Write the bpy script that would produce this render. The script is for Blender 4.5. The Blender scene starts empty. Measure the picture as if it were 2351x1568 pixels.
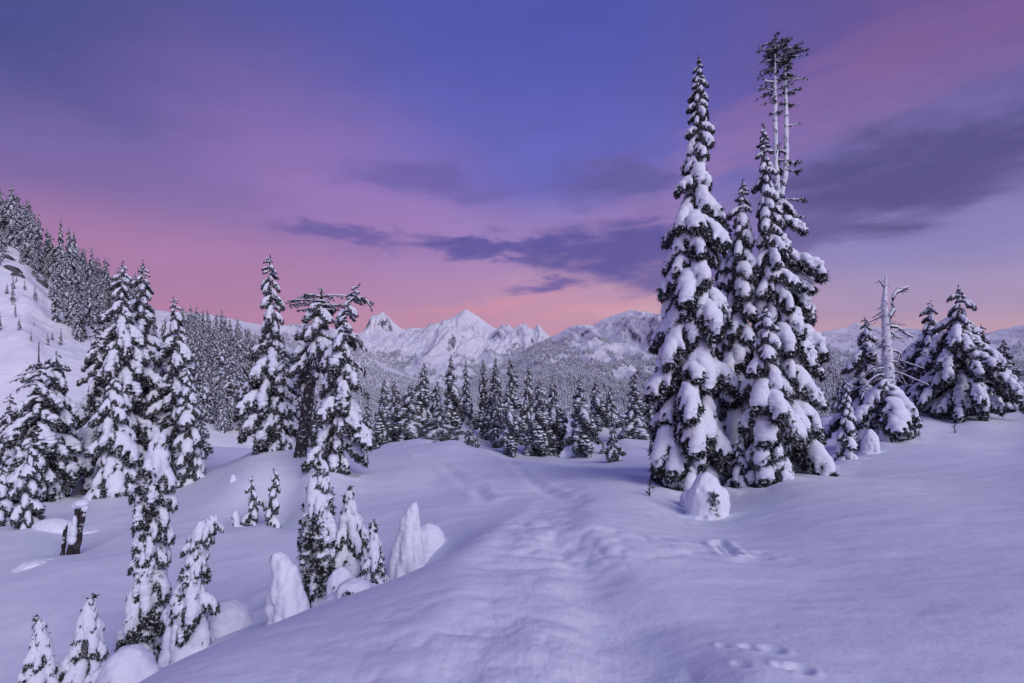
import bpy, bmesh, math, random
import numpy as np
from mathutils import Vector, Matrix, Euler
C = bpy.context.scene.collection
R = math.radians
# ---------------------------------------------------------------- camera, sky, light, exposure
FV, CX, HY = 1175.5, 1175.5, 817.0            # pixel scale of my measurements of the photograph (2351 px wide)
sc = bpy.context.scene
cd = bpy.data.cameras.new('camera'); cam = bpy.data.objects.new('camera', cd); C.objects.link(cam)
cd.sensor_width = 36; cd.lens = 18.0; cd.shift_y = (817-784)/2351; cd.clip_start = 0.05; cd.clip_end = 60000
cam.location = (0, 0, 0); cam.rotation_euler = (R(90), 0, 0)
sc.camera = cam
sc.view_settings.view_transform = 'Standard'; sc.view_settings.look = 'None'
sc.view_settings.exposure = 0.0; sc.view_settings.gamma = 1.0; sc.view_settings.use_curve_mapping = False
sc.cycles.use_denoising = True
sc.cycles.max_bounces = 6; sc.cycles.volume_bounces = 0
SUN_EL, SUN_AZ = R(36), R(146)                 # after-glow comes softly from behind the camera, a little to the right
sl = bpy.data.lights.new('sun', 'SUN'); sun = bpy.data.objects.new('sun', sl); C.objects.link(sun)
sl.energy = 2.0; sl.angle = R(45); sl.color = (0.93, 0.89, 1.0)
sdir = Vector((math.sin(SUN_AZ)*math.cos(SUN_EL), math.cos(SUN_AZ)*math.cos(SUN_EL), math.sin(SUN_EL)))
sun.rotation_euler = sdir.to_track_quat('Z', 'Y').to_euler()

def lin(r, g, b):
    f = lambda c: ((c/255+0.055)/1.055)**2.4 if c > 10 else c/255/12.92
    return (f(r), f(g), f(b), 1)
world = bpy.data.worlds.new('World'); sc.world = world; world.use_nodes = True
NT = world.node_tree; NT.nodes.clear()
class G:                                        # small node-expression helper
    def __init__(s, nt): s.nt = nt
    def n(s, t, **k):
        o = s.nt.nodes.new(t)
        for a, b in k.items(): setattr(o, a, b)
        return o
    def put(s, v, sock):
        if isinstance(v, bpy.types.NodeSocket): s.nt.links.new(v, sock)
        else: sock.default_value = v
    def m(s, op, a, b=0.0, c=0.0, clamp=False):
        o = s.n('ShaderNodeMath', operation=op); o.use_clamp = clamp
        s.put(a, o.inputs[0]); s.put(b, o.inputs[1])
        if len(o.inputs) > 2: s.put(c, o.inputs[2])
        return o.outputs[0]
    def mix(s, f, a, b, blend='MIX'):
        o = s.n('ShaderNodeMix', data_type='RGBA', blend_type=blend); o.clamp_factor = True
        s.put(f, o.inputs[0]); s.put(a, o.inputs[6]); s.put(b, o.inputs[7])
        return o.outputs[2]
    def ramp(s, f, stops, interp='EASE'):
        o = s.n('ShaderNodeValToRGB'); r = o.color_ramp; r.interpolation = interp
        while len(r.elements) < len(stops): r.elements.new(0.5)
        for e, (p, c) in zip(r.elements, stops): e.position = p; e.color = c
        s.put(f, o.inputs[0]); return o.outputs[0]
    def noise(s, v, scale, detail=3, rough=0.5, dist=0.0):
        o = s.n('ShaderNodeTexNoise'); s.put(v, o.inputs['Vector'])
        o.inputs['Scale'].default_value = scale; o.inputs['Detail'].default_value = detail
        o.inputs['Roughness'].default_value = rough; o.inputs['Distortion'].default_value = dist
        return o.outputs[0]
g = G(NT)
tc = g.n('ShaderNodeTexCoord'); sp = g.n('ShaderNodeSeparateXYZ'); NT.links.new(tc.outputs['Generated'], sp.inputs[0])
X, Y, Z = sp.outputs
az = g.m('MULTIPLY', g.m('ARCTAN2', X, Y), 180/math.pi)
el = g.m('MULTIPLY', g.m('ARCSINE', Z), 180/math.pi)
cmb = g.n('ShaderNodeCombineXYZ'); g.put(g.m('MULTIPLY', az, 0.05), cmb.inputs[0]); g.put(g.m('MULTIPLY', el, 0.14), cmb.inputs[1])
PV = cmb.outputs[0]
n1 = g.noise(PV, 1.0, 4, 0.55); n2 = g.noise(PV, 2.6, 5, 0.6, 0.3); n3 = g.noise(PV, 0.5, 2, 0.5)
azw = g.m('ADD', az, g.m('MULTIPLY', g.m('SUBTRACT', n1, 0.5), 22))
elw = g.m('ADD', el, g.m('MULTIPLY', g.m('SUBTRACT', n2, 0.5), 5.5))
def blob(a0, e0, sa, se, tilt=0.0):             # soft patch of cloud or glow, edges frayed by noise
    da = g.m('SUBTRACT', azw, a0)
    de = g.m('SUBTRACT', g.m('SUBTRACT', elw, e0), g.m('MULTIPLY', da, tilt))
    q = g.m('ADD', g.m('POWER', g.m('ABSOLUTE', g.m('DIVIDE', da, sa)), 2.0), g.m('POWER', g.m('ABSOLUTE', g.m('DIVIDE', de, se)), 2.0))
    return g.m('EXPONENT', g.m('MULTIPLY', q, -1.0))
f = g.m('DIVIDE', g.m('ADD', el, 10), 100.0)    # 0..1 for elevation -10..90
E = lambda e: (e+10)/100
left = g.ramp(f, [(E(-5), lin(186,128,166)), (E(3), lin(188,130,166)), (E(9), lin(164,120,168)), (E(15), lin(106,94,162)), (E(25), lin(62,70,138)), (E(60), lin(62,70,146))])
cent = g.ramp(f, [(E(-5), lin(205,142,165)), (E(3.5), lin(210,154,176)), (E(7), lin(190,148,182)), (E(13), lin(150,126,190)), (E(19), lin(98,98,186)), (E(34), lin(74,82,170)), (E(60), lin(64,74,158))])
right = g.ramp(f, [(E(-5), lin(200,165,180)), (E(1.5), lin(208,168,180)), (E(5), lin(170,150,190)), (E(10), lin(138,132,190)), (E(18), lin(112,104,168)), (E(26), lin(98,80,148)), (E(60), lin(66,70,150))])
azc = g.m('DIVIDE', g.m('ADD', az, 40), 40, clamp=False)
t1 = g.ramp(g.m('DIVIDE', g.m('ADD', az, 42), 36, clamp=True), [(0, (0,0,0,1)), (1, (1,1,1,1))])
t2 = g.ramp(g.m('DIVIDE', g.m('SUBTRACT', az, 8), 30, clamp=True), [(0, (0,0,0,1)), (1, (1,1,1,1))])
col = g.mix(t2, g.mix(t1, left, cent), right)
def lay(col, mask, c, k): return g.mix(g.m('MULTIPLY', mask, k), col, c)
cmb2 = g.n('ShaderNodeCombineXYZ'); g.put(g.m('MULTIPLY', az, 0.075), cmb2.inputs[0]); g.put(g.m('MULTIPLY', g.m('SUBTRACT', el, g.m('MULTIPLY', az, 0.06)), 0.30), cmb2.inputs[1]); cmb2.inputs[2].default_value = 4.3
nf = g.noise(cmb2.outputs[0], 1.6, 6, 0.62, 0.4)
def cloud(col, mask, c, k, lo=0.15, hi=1.0):    # broken cloud: the patch breaks up along the noise and gets an edge
    q = g.m('ADD', mask, g.m('MULTIPLY', g.m('SUBTRACT', nf, 0.5), 1.5))
    q = g.m('MULTIPLY', g.ramp(q, [(lo, (0,0,0,1)), (hi, (1,1,1,1))]), g.m('MINIMUM', g.m('MULTIPLY', mask, 2.5), 1.0))
    return g.mix(g.m('MULTIPLY', q, k), col, c)
col = lay(col, blob(-22, 18, 14, 10, -0.2), lin(142,108,176), 0.65)      # mauve veil, left of centre
col = lay(col, blob(-12, 14, 12, 6, -0.3), lin(162,124,186), 0.55)
col = lay(col, blob(-30, 9, 20, 5, -0.1), lin(172,120,170), 0.5)        # pink band over the left slope
col = cloud(col, blob(-33, 15, 16, 3, -0.25), lin(128,104,166), 0.3)
col = cloud(col, blob(33, 23, 15, 5, 0.25), lin(146,108,164), 0.5)      # pink cloud upper right
col = cloud(col, blob(41, 27, 9, 4, 0.1), lin(118,88,150), 0.6)
col = cloud(col, blob(16, 15.5, 13, 6, 0.25), lin(152,118,176), 0.55)
col = cloud(col, blob(38, 15.2, 15, 4.4, 0.10), lin(82,76,134), 1.0, -0.05, 0.95)   # big dark cloud right
col = cloud(col, blob(29, 11.5, 7, 2.4, 0.2), lin(100,90,152), 0.8)
col = cloud(col, blob(11, 18.0, 7, 2.6, 0.0), lin(94,88,158), 0.95)
col = cloud(col, blob(13, 11.5, 10, 3.0, 0.0), lin(88,80,154), 1.0, 0.05, 0.85)     # dark clouds over the peaks
col = cloud(col, blob(-2, 12.0, 12, 1.3, -0.02), lin(86,78,156), 0.95, 0.1, 0.85)
col = cloud(col, blob(17, 8.6, 6, 3.0, 0.0), lin(98,88,156), 0.9)
col = cloud(col, blob(-19, 12.8, 8, 1.0, -0.03), lin(104,88,160), 0.9)
col = cloud(col, blob(-9, 18.5, 9, 2.2, -0.1), lin(104,90,166), 0.75)
col = cloud(col, blob(5, 7.7, 6, 0.9, 0.0), lin(100,88,160), 0.95)
col = lay(col, blob(-2, 5.6, 9, 0.7, 0.12), lin(226,150,168), 0.5)
col = lay(col, blob(11, 5.0, 8, 1.0, 0.05), lin(230,162,170), 0.5)
col = lay(col, blob(17, 4.4, 8, 1.2, 0.05), lin(222,184,194), 0.6)
tex = g.m('ADD', g.m('MULTIPLY', g.m('SUBTRACT', n2, 0.5), 0.22), 1.0)
vm = g.n('ShaderNodeVectorMath', operation='SCALE'); g.put(col, vm.inputs[0]); g.put(tex, vm.inputs[3])
bg = g.n('ShaderNodeBackground'); NT.links.new(vm.outputs[0], bg.inputs[0]); bg.inputs[1].default_value = 1.0
sky = g.n('ShaderNodeTexSky', sky_type='NISHITA'); sky.sun_disc = False
sky.sun_elevation = R(-1.0); sky.sun_rotation = SUN_AZ
bg2 = g.n('ShaderNodeBackground'); NT.links.new(sky.outputs[0], bg2.inputs[0]); bg2.inputs[1].default_value = 0.05
ad = g.n('ShaderNodeAddShader'); NT.links.new(bg.outputs[0], ad.inputs[0]); NT.links.new(bg2.outputs[0], ad.inputs[1])
wo = g.n('ShaderNodeOutputWorld'); NT.links.new(ad.outputs[0], wo.inputs[0])

# ---------------------------------------------------------------- helpers
def hash3(ix, iy, iz, seed=0):
    h = (ix.astype(np.int64)*374761393 + iy.astype(np.int64)*668265263 + iz.astype(np.int64)*2147483647 + seed*1274126177) & 0xffffffff
    h = ((h ^ (h >> 13))*1274126177) & 0xffffffff
    h = h ^ (h >> 16)
    return (h & 0xffff)/65535.0*2-1
def vnoise(x, y, z=None, seed=0):
    x = np.asarray(x, float); y = np.asarray(y, float)
    z = np.zeros_like(x) if z is None else np.asarray(z, float)
    x0 = np.floor(x); y0 = np.floor(y); z0 = np.floor(z)
    fx, fy, fz = x-x0, y-y0, z-z0
    u, v, w = [t*t*t*(t*(t*6-15)+10) for t in (fx, fy, fz)]
    def c(i, j, k): return hash3(x0+i, y0+j, z0+k, seed)
    a = (c(0,0,0)*(1-u)+c(1,0,0)*u)*(1-v)+(c(0,1,0)*(1-u)+c(1,1,0)*u)*v
    if not z.any(): return a
    b = (c(0,0,1)*(1-u)+c(1,0,1)*u)*(1-v)+(c(0,1,1)*(1-u)+c(1,1,1)*u)*v
    return a*(1-w)+b*w
def fbm(x, y, z=None, o=4, seed=0, gain=0.5, ridged=False):
    s = 0; a = 1; t = 0
    for i in range(o):
        k = 2.03**i
        v = vnoise(x*k+i*7.3, y*k-i*3.1, None if z is None else z*k+i*1.7, seed+i)
        if ridged: v = 1-2*np.abs(v)
        s = s+v*a; t += a; a *= gain
    return s/t
def W(xv, yv, D):                                # photo pixel + distance -> point in the place
    return ((xv-CX)/FV*D, D, (HY-yv)/FV*D)
def mesh(name, V, F, mats=(), smooth=True, mi=None):
    me = bpy.data.meshes.new(name)
    V = np.asarray(V, np.float32)
    if isinstance(F, np.ndarray):
        k = F.shape[1]; nf = len(F)
        me.vertices.add(len(V)); me.vertices.foreach_set('co', V.ravel())
        me.loops.add(nf*k); me.loops.foreach_set('vertex_index', F.astype(np.int32).ravel())
        me.polygons.add(nf); me.polygons.foreach_set('loop_start', np.arange(nf, dtype=np.int32)*k)
        me.update(calc_edges=True)
    else: me.from_pydata([tuple(v) for v in V], [], F)
    for m_ in mats: me.materials.append(m_)
    if smooth: me.polygons.foreach_set('use_smooth', np.ones(len(me.polygons), bool))
    if mi is not None: me.polygons.foreach_set('material_index', np.asarray(mi, np.int32))
    me.update(); return me
def obj(name, me, parent=None, loc=(0,0,0), mat=None):
    o = bpy.data.objects.new(name, me); C.objects.link(o)
    if parent is not None: o.parent = parent
    if mat is not None: o.matrix_basis = mat
    else: o.location = loc
    return o
def tag(o, label=None, cat=None, group=None, kind=None):
    if label: o['label'] = label
    if cat: o['category'] = cat
    if group: o['group'] = group
    if kind: o['kind'] = kind
    return o
def merge(parts):                                # [(V, F tri array, mat index)] -> V, F, mi
    vs, fs, ms = [], [], []; n = 0
    for V_, F_, m_ in parts:
        vs.append(V_); fs.append(F_+n); ms.append(np.full(len(F_), m_)); n += len(V_)
    return np.concatenate(vs), np.concatenate(fs), np.concatenate(ms)
def tri_of(me):
    me.calc_loop_triangles()
    V_ = np.empty(len(me.vertices)*3, np.float32); me.vertices.foreach_get('co', V_)
    F_ = np.empty(len(me.loop_triangles)*3, np.int32); me.loop_triangles.foreach_get('vertices', F_)
    return V_.reshape(-1, 3), F_.reshape(-1, 3)
def tube(path, rad, seg=8, rough=0.0, seed=0, cap=True):
    P = np.asarray(path, float); n = len(P); rad = np.broadcast_to(np.asarray(rad, float), (n,))
    T = np.gradient(P, axis=0); T /= np.linalg.norm(T, axis=1)[:, None]+1e-9
    ref = np.array([0.0, 0, 1]) if abs(T[:, 2]).mean() < 0.8 else np.array([1.0, 0, 0])
    A = np.cross(T, ref); A /= np.linalg.norm(A, axis=1)[:, None]+1e-9; B = np.cross(T, A)
    th = np.arange(seg)/seg*2*np.pi
    rr = rad[:, None]*(1+rough*hash3(np.arange(n)[:, None]+0*th[None], (np.arange(seg)[None]+0*rad[:, None]), np.zeros((n, seg)), seed))
    V_ = P[:, None]+rr[..., None]*(np.cos(th)[None, :, None]*A[:, None]+np.sin(th)[None, :, None]*B[:, None])
    V_ = V_.reshape(-1, 3); F_ = []
    i, j = np.meshgrid(np.arange(n-1), np.arange(seg), indexing='ij')
    a = i*seg+j; b = i*seg+(j+1) % seg; c = b+seg; d = a+seg
    F_ = np.concatenate([np.stack([a, b, c], -1).reshape(-1, 3), np.stack([a, c, d], -1).reshape(-1, 3)])
    if cap:
        V_ = np.vstack([V_, P[0], P[-1]]); k = len(V_)-2
        jj = np.arange(seg); F_ = np.vstack([F_, np.stack([jj*0+k, (jj+1) % seg, jj], -1), np.stack([jj*0+k+1, (n-1)*seg+jj, (n-1)*seg+(jj+1) % seg], -1)])
    return V_, F_
bmi = bmesh.new(); bmesh.ops.create_icosphere(bmi, subdivisions=2, radius=1.0); _t = bpy.data.meshes.new('t'); bmi.to_mesh(_t); bmi.free(); ICO2 = tri_of(_t)
bmi = bmesh.new(); bmesh.ops.create_icosphere(bmi, subdivisions=1, radius=1.0); _t = bpy.data.meshes.new('t'); bmi.to_mesh(_t); bmi.free(); ICO1 = tri_of(_t)
def balls(lst, ico=None):                        # [(centre, (rx,ry,rz))]
    Vi, Fi = ico or ICO2; n = len(Vi)
    V_ = np.concatenate([Vi*np.asarray(r_)[None]+np.asarray(c_)[None] for c_, r_ in lst])
    F_ = np.concatenate([Fi+k*n for k in range(len(lst))])
    return V_, F_
def fuse(V_, F_, voxel, smooth=4, noise_amp=0.0, noise_scale=4.0, seed=0):   # overlapping lumps -> one soft snow mass
    me = mesh('tmp', V_, F_); o = bpy.data.objects.new('tmp', me); C.objects.link(o)
    md = o.modifiers.new('r', 'REMESH'); md.mode = 'VOXEL'; md.voxel_size = voxel
    ms = o.modifiers.new('s', 'SMOOTH'); ms.factor = 0.5; ms.iterations = smooth
    dg = bpy.context.evaluated_depsgraph_get(); ev = o.evaluated_get(dg)
    m2 = bpy.data.meshes.new_from_object(ev)
    C.objects.unlink(o); bpy.data.objects.remove(o); bpy.data.meshes.remove(me)
    v = np.empty(len(m2.vertices)*3, np.float32); m2.vertices.foreach_get('co', v); v = v.reshape(-1, 3).astype(float)
    if noise_amp:
        nn = np.empty(len(m2.vertices)*3, np.float32); m2.vertices.foreach_get('normal', nn); nn = nn.reshape(-1, 3)
        v = v+nn*(fbm(v[:, 0]*noise_scale, v[:, 1]*noise_scale, v[:, 2]*noise_scale+0.01, 4, seed)*noise_amp)[:, None]
    q = np.empty(len(m2.loops), np.int32); m2.loops.foreach_get('vertex_index', q); q = q.reshape(-1, 4)
    lab = np.arange(len(v))                       # keep only the largest connected mass
    for _ in range(400):
        mn = lab[q].min(1); new = lab.copy(); np.minimum.at(new, q.ravel(), np.repeat(mn, 4)); new = new[new]
        if (new == lab).all(): break
        lab = new
    big = np.bincount(lab).argmax(); q = q[lab[q[:, 0]] == big]
    used, inv = np.unique(q, return_inverse=True); v = v[used]; q = inv
    bpy.data.meshes.remove(m2)
    return v, q.reshape(-1, 4)

# ---------------------------------------------------------------- materials
def material(name):
    m_ = bpy.data.materials.new(name); m_.use_nodes = True
    return m_, G(m_.node_tree), m_.node_tree.nodes['Principled BSDF']
def bump(gg, b, h, strength, dist):
    o = gg.n('ShaderNodeBump'); o.inputs['Strength'].default_value = strength; o.inputs['Distance'].default_value = dist
    gg.put(h, o.inputs['Height']); gg.nt.links.new(o.outputs[0], b.inputs['Normal'])
def snow_mat(name, scale=1.0, k=1.0, obj_space=False):
    m_, gg, b = material(name)
    t = gg.n('ShaderNodeTexCoord'); v = t.outputs['Object']
    a = gg.noise(v, 3.0*scale, 5, 0.6); c = gg.noise(v, 38*scale, 4, 0.65); d = gg.noise(v, 150*scale, 2, 0.6)
    gg.put(gg.ramp(a, [(0.3, (0.79,0.82,0.88,1)), (0.7, (0.84,0.86,0.91,1))]), b.inputs['Base Color'])
    b.inputs['Roughness'].default_value = 0.65; b.inputs['Specular IOR Level'].default_value = 0.25
    h = gg.m('ADD', gg.m('MULTIPLY', a, 0.9), gg.m('ADD', gg.m('MULTIPLY', c, 0.12), gg.m('MULTIPLY', d, 0.03)))
    bump(gg, b, h, 0.55*k, 0.09/scale)
    return m_
SNOW = snow_mat('snow_ground', 1.0, 0.5)
SNOWT = snow_mat('snow_on_trees', 1.6, 0.8)
def foliage_mat(name, dark, light, frost, sc_=18.0):
    m_, gg, b = material(name)
    t = gg.n('ShaderNodeTexCoord'); v = t.outputs['Object']
    a = gg.noise(v, sc_, 3, 0.6); c = gg.noise(v, 2.5, 2, 0.5)
    colr = gg.mix(c, dark, light)
    geo = gg.n('ShaderNodeNewGeometry'); s2 = gg.n('ShaderNodeSeparateXYZ'); gg.nt.links.new(geo.outputs['Normal'], s2.inputs[0])
    up = gg.m('ABSOLUTE', s2.outputs[2])
    fr = gg.m('MULTIPLY', gg.ramp(gg.m('ADD', a, gg.m('MULTIPLY', up, 0.10)), [(0.60-frost*0.1, (0,0,0,1)), (0.66-frost*0.1, (1,1,1,1))]), 0.85)
    gg.put(gg.mix(fr, colr, (0.78,0.80,0.84,1)), b.inputs['Base Color'])
    b.inputs['Roughness'].default_value = 0.75; b.inputs['Specular IOR Level'].default_value = 0.15
    return m_
NEEDLE = foliage_mat('needles_dark', (0.018,0.023,0.023,1), (0.034,0.041,0.037,1), 0.12)
NEEDLEF = foliage_mat('needles_frosted', (0.026,0.031,0.033,1), (0.048,0.054,0.052,1), 0.5, 3.0)
def bark_mat(name, c1, c2, snowk):
    m_, gg, b = material(name)
    t = gg.n('ShaderNodeTexCoord'); mp = gg.n('ShaderNodeMapping'); gg.nt.links.new(t.outputs['Object'], mp.inputs[0]); mp.inputs['Scale'].default_value = (9, 9, 2.0)
    a = gg.noise(mp.outputs[0], 2.2, 5, 0.7); s_ = gg.noise(t.outputs['Object'], 7, 5, 0.7)
    colr = gg.ramp(a, [(0.35, c1), (0.65, c2)])
    fr = gg.ramp(s_, [(0.62-0.2*snowk, (0,0,0,1)), (0.68-0.2*snowk, (1,1,1,1))])
    gg.put(gg.mix(fr, colr, (0.8,0.82,0.86,1)), b.inputs['Base Color']); b.inputs['Roughness'].default_value = 0.9
    bump(gg, b, a, 0.8, 0.04); return m_
BARK = bark_mat('bark', (0.018,0.014,0.014,1), (0.055,0.045,0.042,1), 0.25)
BARKS = bark_mat('bark_rimed', (0.03,0.026,0.026,1), (0.09,0.08,0.08,1), 1.15)
def mountain_mat(name, rock_lo, rock_hi, scale, bk=1.0):
    m_, gg, b = material(name)
    t = gg.n('ShaderNodeTexCoord'); v = t.outputs['Object']
    geo = gg.n('ShaderNodeNewGeometry'); s2 = gg.n('ShaderNodeSeparateXYZ'); gg.nt.links.new(geo.outputs['Normal'], s2.inputs[0])
    a = gg.noise(v, 0.010*scale, 8, 0.68); c = gg.noise(v, 0.045*scale, 6, 0.7)
    h = gg.m('ADD', gg.m('MULTIPLY', a, 1.0), gg.m('MULTIPLY', c, 0.35))
    steep = gg.m('SUBTRACT', 1.0, s2.outputs[2])
    k = gg.m('ADD', gg.m('ADD', steep, gg.m('MULTIPLY', gg.m('SUBTRACT', c, 0.5), 0.9)), gg.m('MULTIPLY', gg.m('SUBTRACT', a, 0.5), 0.8))
    fr = gg.ramp(k, [(rock_lo, (0,0,0,1)), (rock_hi, (1,1,1,1))])
    gg.put(gg.mix(fr, (0.90,0.90,0.92,1), (0.14,0.14,0.16,1)), b.inputs['Base Color'])
    b.inputs['Roughness'].default_value = 0.8; b.inputs['Specular IOR Level'].default_value = 0.1
    bump(gg, b, h, bk, 28/scale); return m_
MROCK = mountain_mat('mountain_snow_rock', 0.44, 0.60, 1.0)
MHILL = mountain_mat('hillside_snow_rock', 0.80, 0.86, 9.0, .35)

# ---------------------------------------------------------------- terrain
CTRL = []                                         # (x, y, z) the snow surface passes through
def cp(xv, yv, D): CTRL.append(W(xv, yv, D))
for p in [(0,0,-1.62),(-2.5,0,-2.2),(2.5,0,-1.62),(0,-6,-1.5),(9,-6,-1.3),(-9,-6,-5.2),(-9,2,-5.4),(0,-40,-3),(-40,-40,-8),(40,-40,-2),(14,0,-1.7),(45,0,-2.5),(-40,0,-8),(-20,5,-6.2)]: CTRL.append(p)
for p in [(1175,1568,2.5),(800,1568,2.75),(600,1568,2.9),(350,1568,3.2),(1700,1568,2.5),(2200,1568,2.6),(1175,1400,3.6),(1175,1280,5.2),(1150,1214,6.8),
          (900,1342,5.2),(720,1412,4.4),(530,1478,3.8),(1020,1280,6.0),(300,1350,11),(550,1300,11.5),(560,1400,9.3),(100,1400,10),(0,1560,8),(150,1272,14),(400,1250,13.5),(20,1290,14),
          (600,1202,15),(480,1204,15.5),(720,1205,14.6),(860,1200,13),(1000,1180,12.2),(950,1250,10.3),(1060,1235,9.0),(640,1215,17.2),(560,1110,19.5),(700,1120,18.5),(480,1120,21),
          (1040,1012,30),(960,1018,29),(900,1035,27.5),(1000,1100,20),(900,1110,19),(1100,1120,17),(1150,1165,13),(800,1090,20.5),(1090,1032,28),(1140,1052,27.5),
          (1290,1140,13.5),(1200,1060,24),(1230,1085,20),(1350,1075,22),(1450,1075,21),(1400,1120,14),(1480,1132,13),(1800,1112,13),(2000,1106,12.5),(2351,1112,11),(1500,1200,8.5),
          (1350,1180,8.5),(1900,1200,8),(2300,1200,7),(1900,1350,4.6),(2300,1350,4.2),(1500,1350,4.4),(1600,1470,3.2),(1900,1085,17),(1850,1070,19.5),(2000,1040,21.5),(2050,1014,23.5),(2200,1030,20.5),(2351,1055,17),
          (2150,985,27),(2351,1000,24),(2351,930,40),(2200,962,30),(2260,945,36),(1040,1060,38),(1300,1050,42),(1400,1010,46),(1530,1000,46),(1600,1050,30),(1500,1040,32),
          (2100,960,45),(1900,960,44),(1950,1020,30),
          (150,1170,21),(60,1210,18),(300,1140,24),(430,1112,25),(0,1180,26),(240,1120,34),(0,1080,45),(500,1060,38),(600,1060,40),(760,1070,38),(820,1040,48)]: cp(*p)
for xv in (-300, 0, 400, 800, 1175, 1500, 1900, 2351, 2700):
    for D, z in ((75, -13), (130, -26), (300, -60), (1200, -170), (4000, -260), (14000, -300)):
        CTRL.append(((xv-CX)/FV*D, D, z*(0.55 if xv > 2000 and D < 80 else 1)))
for a in (120, 160, 200, 240):
    for D in (200, 2000, 14000): CTRL.append((D*math.sin(R(a)), D*math.cos(R(a)), -4-D*0.02))

# ---- tree list, measured in the photograph: key, x base, y base, x top, y top, distance, width
T = {}
def tr(key, xb, yb, xt, yt, D, w, **k):
    T[key] = dict(xb=xb, yb=yb, xt=xt, yt=yt, D=D, w=w, **k)
LIN = [(0,0.85),(0.06,1),(1,0.04)]
SPIRE = [(0,0.8),(0.08,1),(0.35,0.84),(0.6,0.62),(0.8,0.34),(0.92,0.18),(1,0.03)]
COLM = [(0,0.85),(0.1,1),(0.5,0.9),(0.75,0.65),(0.9,0.36),(1,0.05)]
BROAD = [(0,0.6),(0.1,1),(0.3,0.92),(0.6,0.6),(0.8,0.38),(0.93,0.2),(1,0.03)]
# the group on the right
tr('spire', 1582,1118,1603,122,15.0,188, prof=SPIRE, snowy=1, t0=0.03, n=5.2)
tr('twin', 1795,1085,1790,330,17.0,172, prof=[(0,0.45),(0.15,0.7),(0.4,1),(0.55,0.9),(0.8,0.5),(1,0.16)], snowy=0, t0=0.04, n=4.2, asym=1)
tr('second', 1795,1085,1752,285,15.9,185, prof=LIN, snowy=1, t0=0.04, n=5)
tr('third', 1705,1085,1700,415,16.3,120, prof=COLM, snowy=1, t0=0.03, n=5)
tr('slim', 1668,1080,1665,495,16.9,88, prof=COLM, snowy=1, t0=0.03, n=4.6)
tr('front', 1766,1112,1762,700,14.0,122, prof=COLM, snowy=1, t0=0.0, n=5.5)
tr('little', 1694,1118,1703,985,14.3,62, prof=LIN, snowy=1, t0=0.0, n=4)
tr('nook', 1862,1058,1868,945,17.5,76, prof=COLM, snowy=1, t0=0.0, n=4)
# right
tr('slender_right', 1944,1052,1943,862,20.0,66, prof=LIN, snowy=1, t0=0.0, n=4.5)
tr('umbrella', 2030,1008,2038,868,24.0,150, prof=[(0,0.6),(0.2,1),(0.6,0.85),(0.85,0.6),(1,0.25)], snowy=1, t0=0.0, n=4.5)
tr('snag_mate', 1985,1000,1985,728,28.0,140, prof=BROAD, snowy=0, t0=0.02, n=4.5)
tr('bent_right', 2135,940,2133,690,33.0,120, prof=BROAD, snowy=0, t0=0.05, n=4.5)
tr('broad_right', 2208,955,2198,655,30.0,186, prof=[(0,0.6),(0.1,1),(0.3,0.85),(0.6,0.5),(0.8,0.3),(0.93,0.14),(1,0.03)], snowy=0, t0=0.06, n=5)
tr('rear_right', 2266,948,2252,745,35.0,112, prof=BROAD, snowy=0, t0=0.05, n=4.5)
tr('edge_right', 2330,935,2328,838,40.0,80, prof=BROAD, snowy=0, t0=0.0, n=4)
# left centre
tr('hum_tall', 622,1026,627,585,24.0,118, prof=[(0,0.75),(0.08,1),(0.35,0.9),(0.5,0.75),(0.62,0.42),(0.8,0.4),(0.93,0.2),(1,0.03)], snowy=0, t0=0.03, n=4.4)
tr('hum_mate', 646,1030,652,790,23.8,60, prof=COLM, snowy=0, t0=0.02, n=4.4)
tr('crooked', 774,1078,797,650,20.0,128, prof=[(0,0.5),(0.08,0.9),(0.3,1),(0.5,0.8),(0.65,0.55),(0.85,0.35),(1,0.08)], snowy=0, t0=0.04, n=4.4)
# left
tr('l_spire', 402,1108,400,680,27.0,92, prof=COLM, snowy=0, t0=0.02, n=4.2)
tr('l_small', 432,1110,432,835,25.0,62, prof=COLM, snowy=1, t0=0.0, n=4.2)
tr('l_high', 282,1135,283,600,26.0,165, prof=SPIRE, snowy=0, t0=0.03, n=4.6)
tr('l_high2', 335,1120,327,598,28.0,150, prof=SPIRE, snowy=0, t0=0.03, n=4.6)
tr('l_left', 212,1135,222,735,25.5,110, prof=BROAD, snowy=0, t0=0.02, n=4.4)
tr('l_front', 266,1140,262,860,23.0,92, prof=COLM, snowy=1, t0=0.0, n=4.6)
tr('e_dead', 92,1150,88,830,22.0,120, prof=[(0,0.6),(0.2,1),(0.6,0.9),(0.85,0.55),(1,0.3)], snowy=0, t0=0.05, n=3.8)
tr('e_mate', 132,1142,122,808,23.0,96, prof=[(0,0.6),(0.2,1),(0.6,0.95),(0.85,0.7),(1,0.2)], snowy=0, t0=0.06, n=4.4)
tr('e_left', 20,1165,22,905,22.5,95, prof=BROAD, snowy=0, t0=0.03, n=4.2)
tr('e_front', 64,1208,70,1010,17.5,62, prof=COLM, snowy=1, t0=0.0, n=4.4)
tr('e_edge', 2,1205,2,1065,18.5,50, prof=COLM, snowy=1, t0=0.0, n=4)
tr('young_a', 578,1207,583,1093,16.6,42, prof=COLM, snowy=1, t0=0.0, n=3.2)
tr('young_b', 622,1209,630,1076,16.8,44, prof=COLM, snowy=1, t0=0.0, n=3.2)
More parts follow.
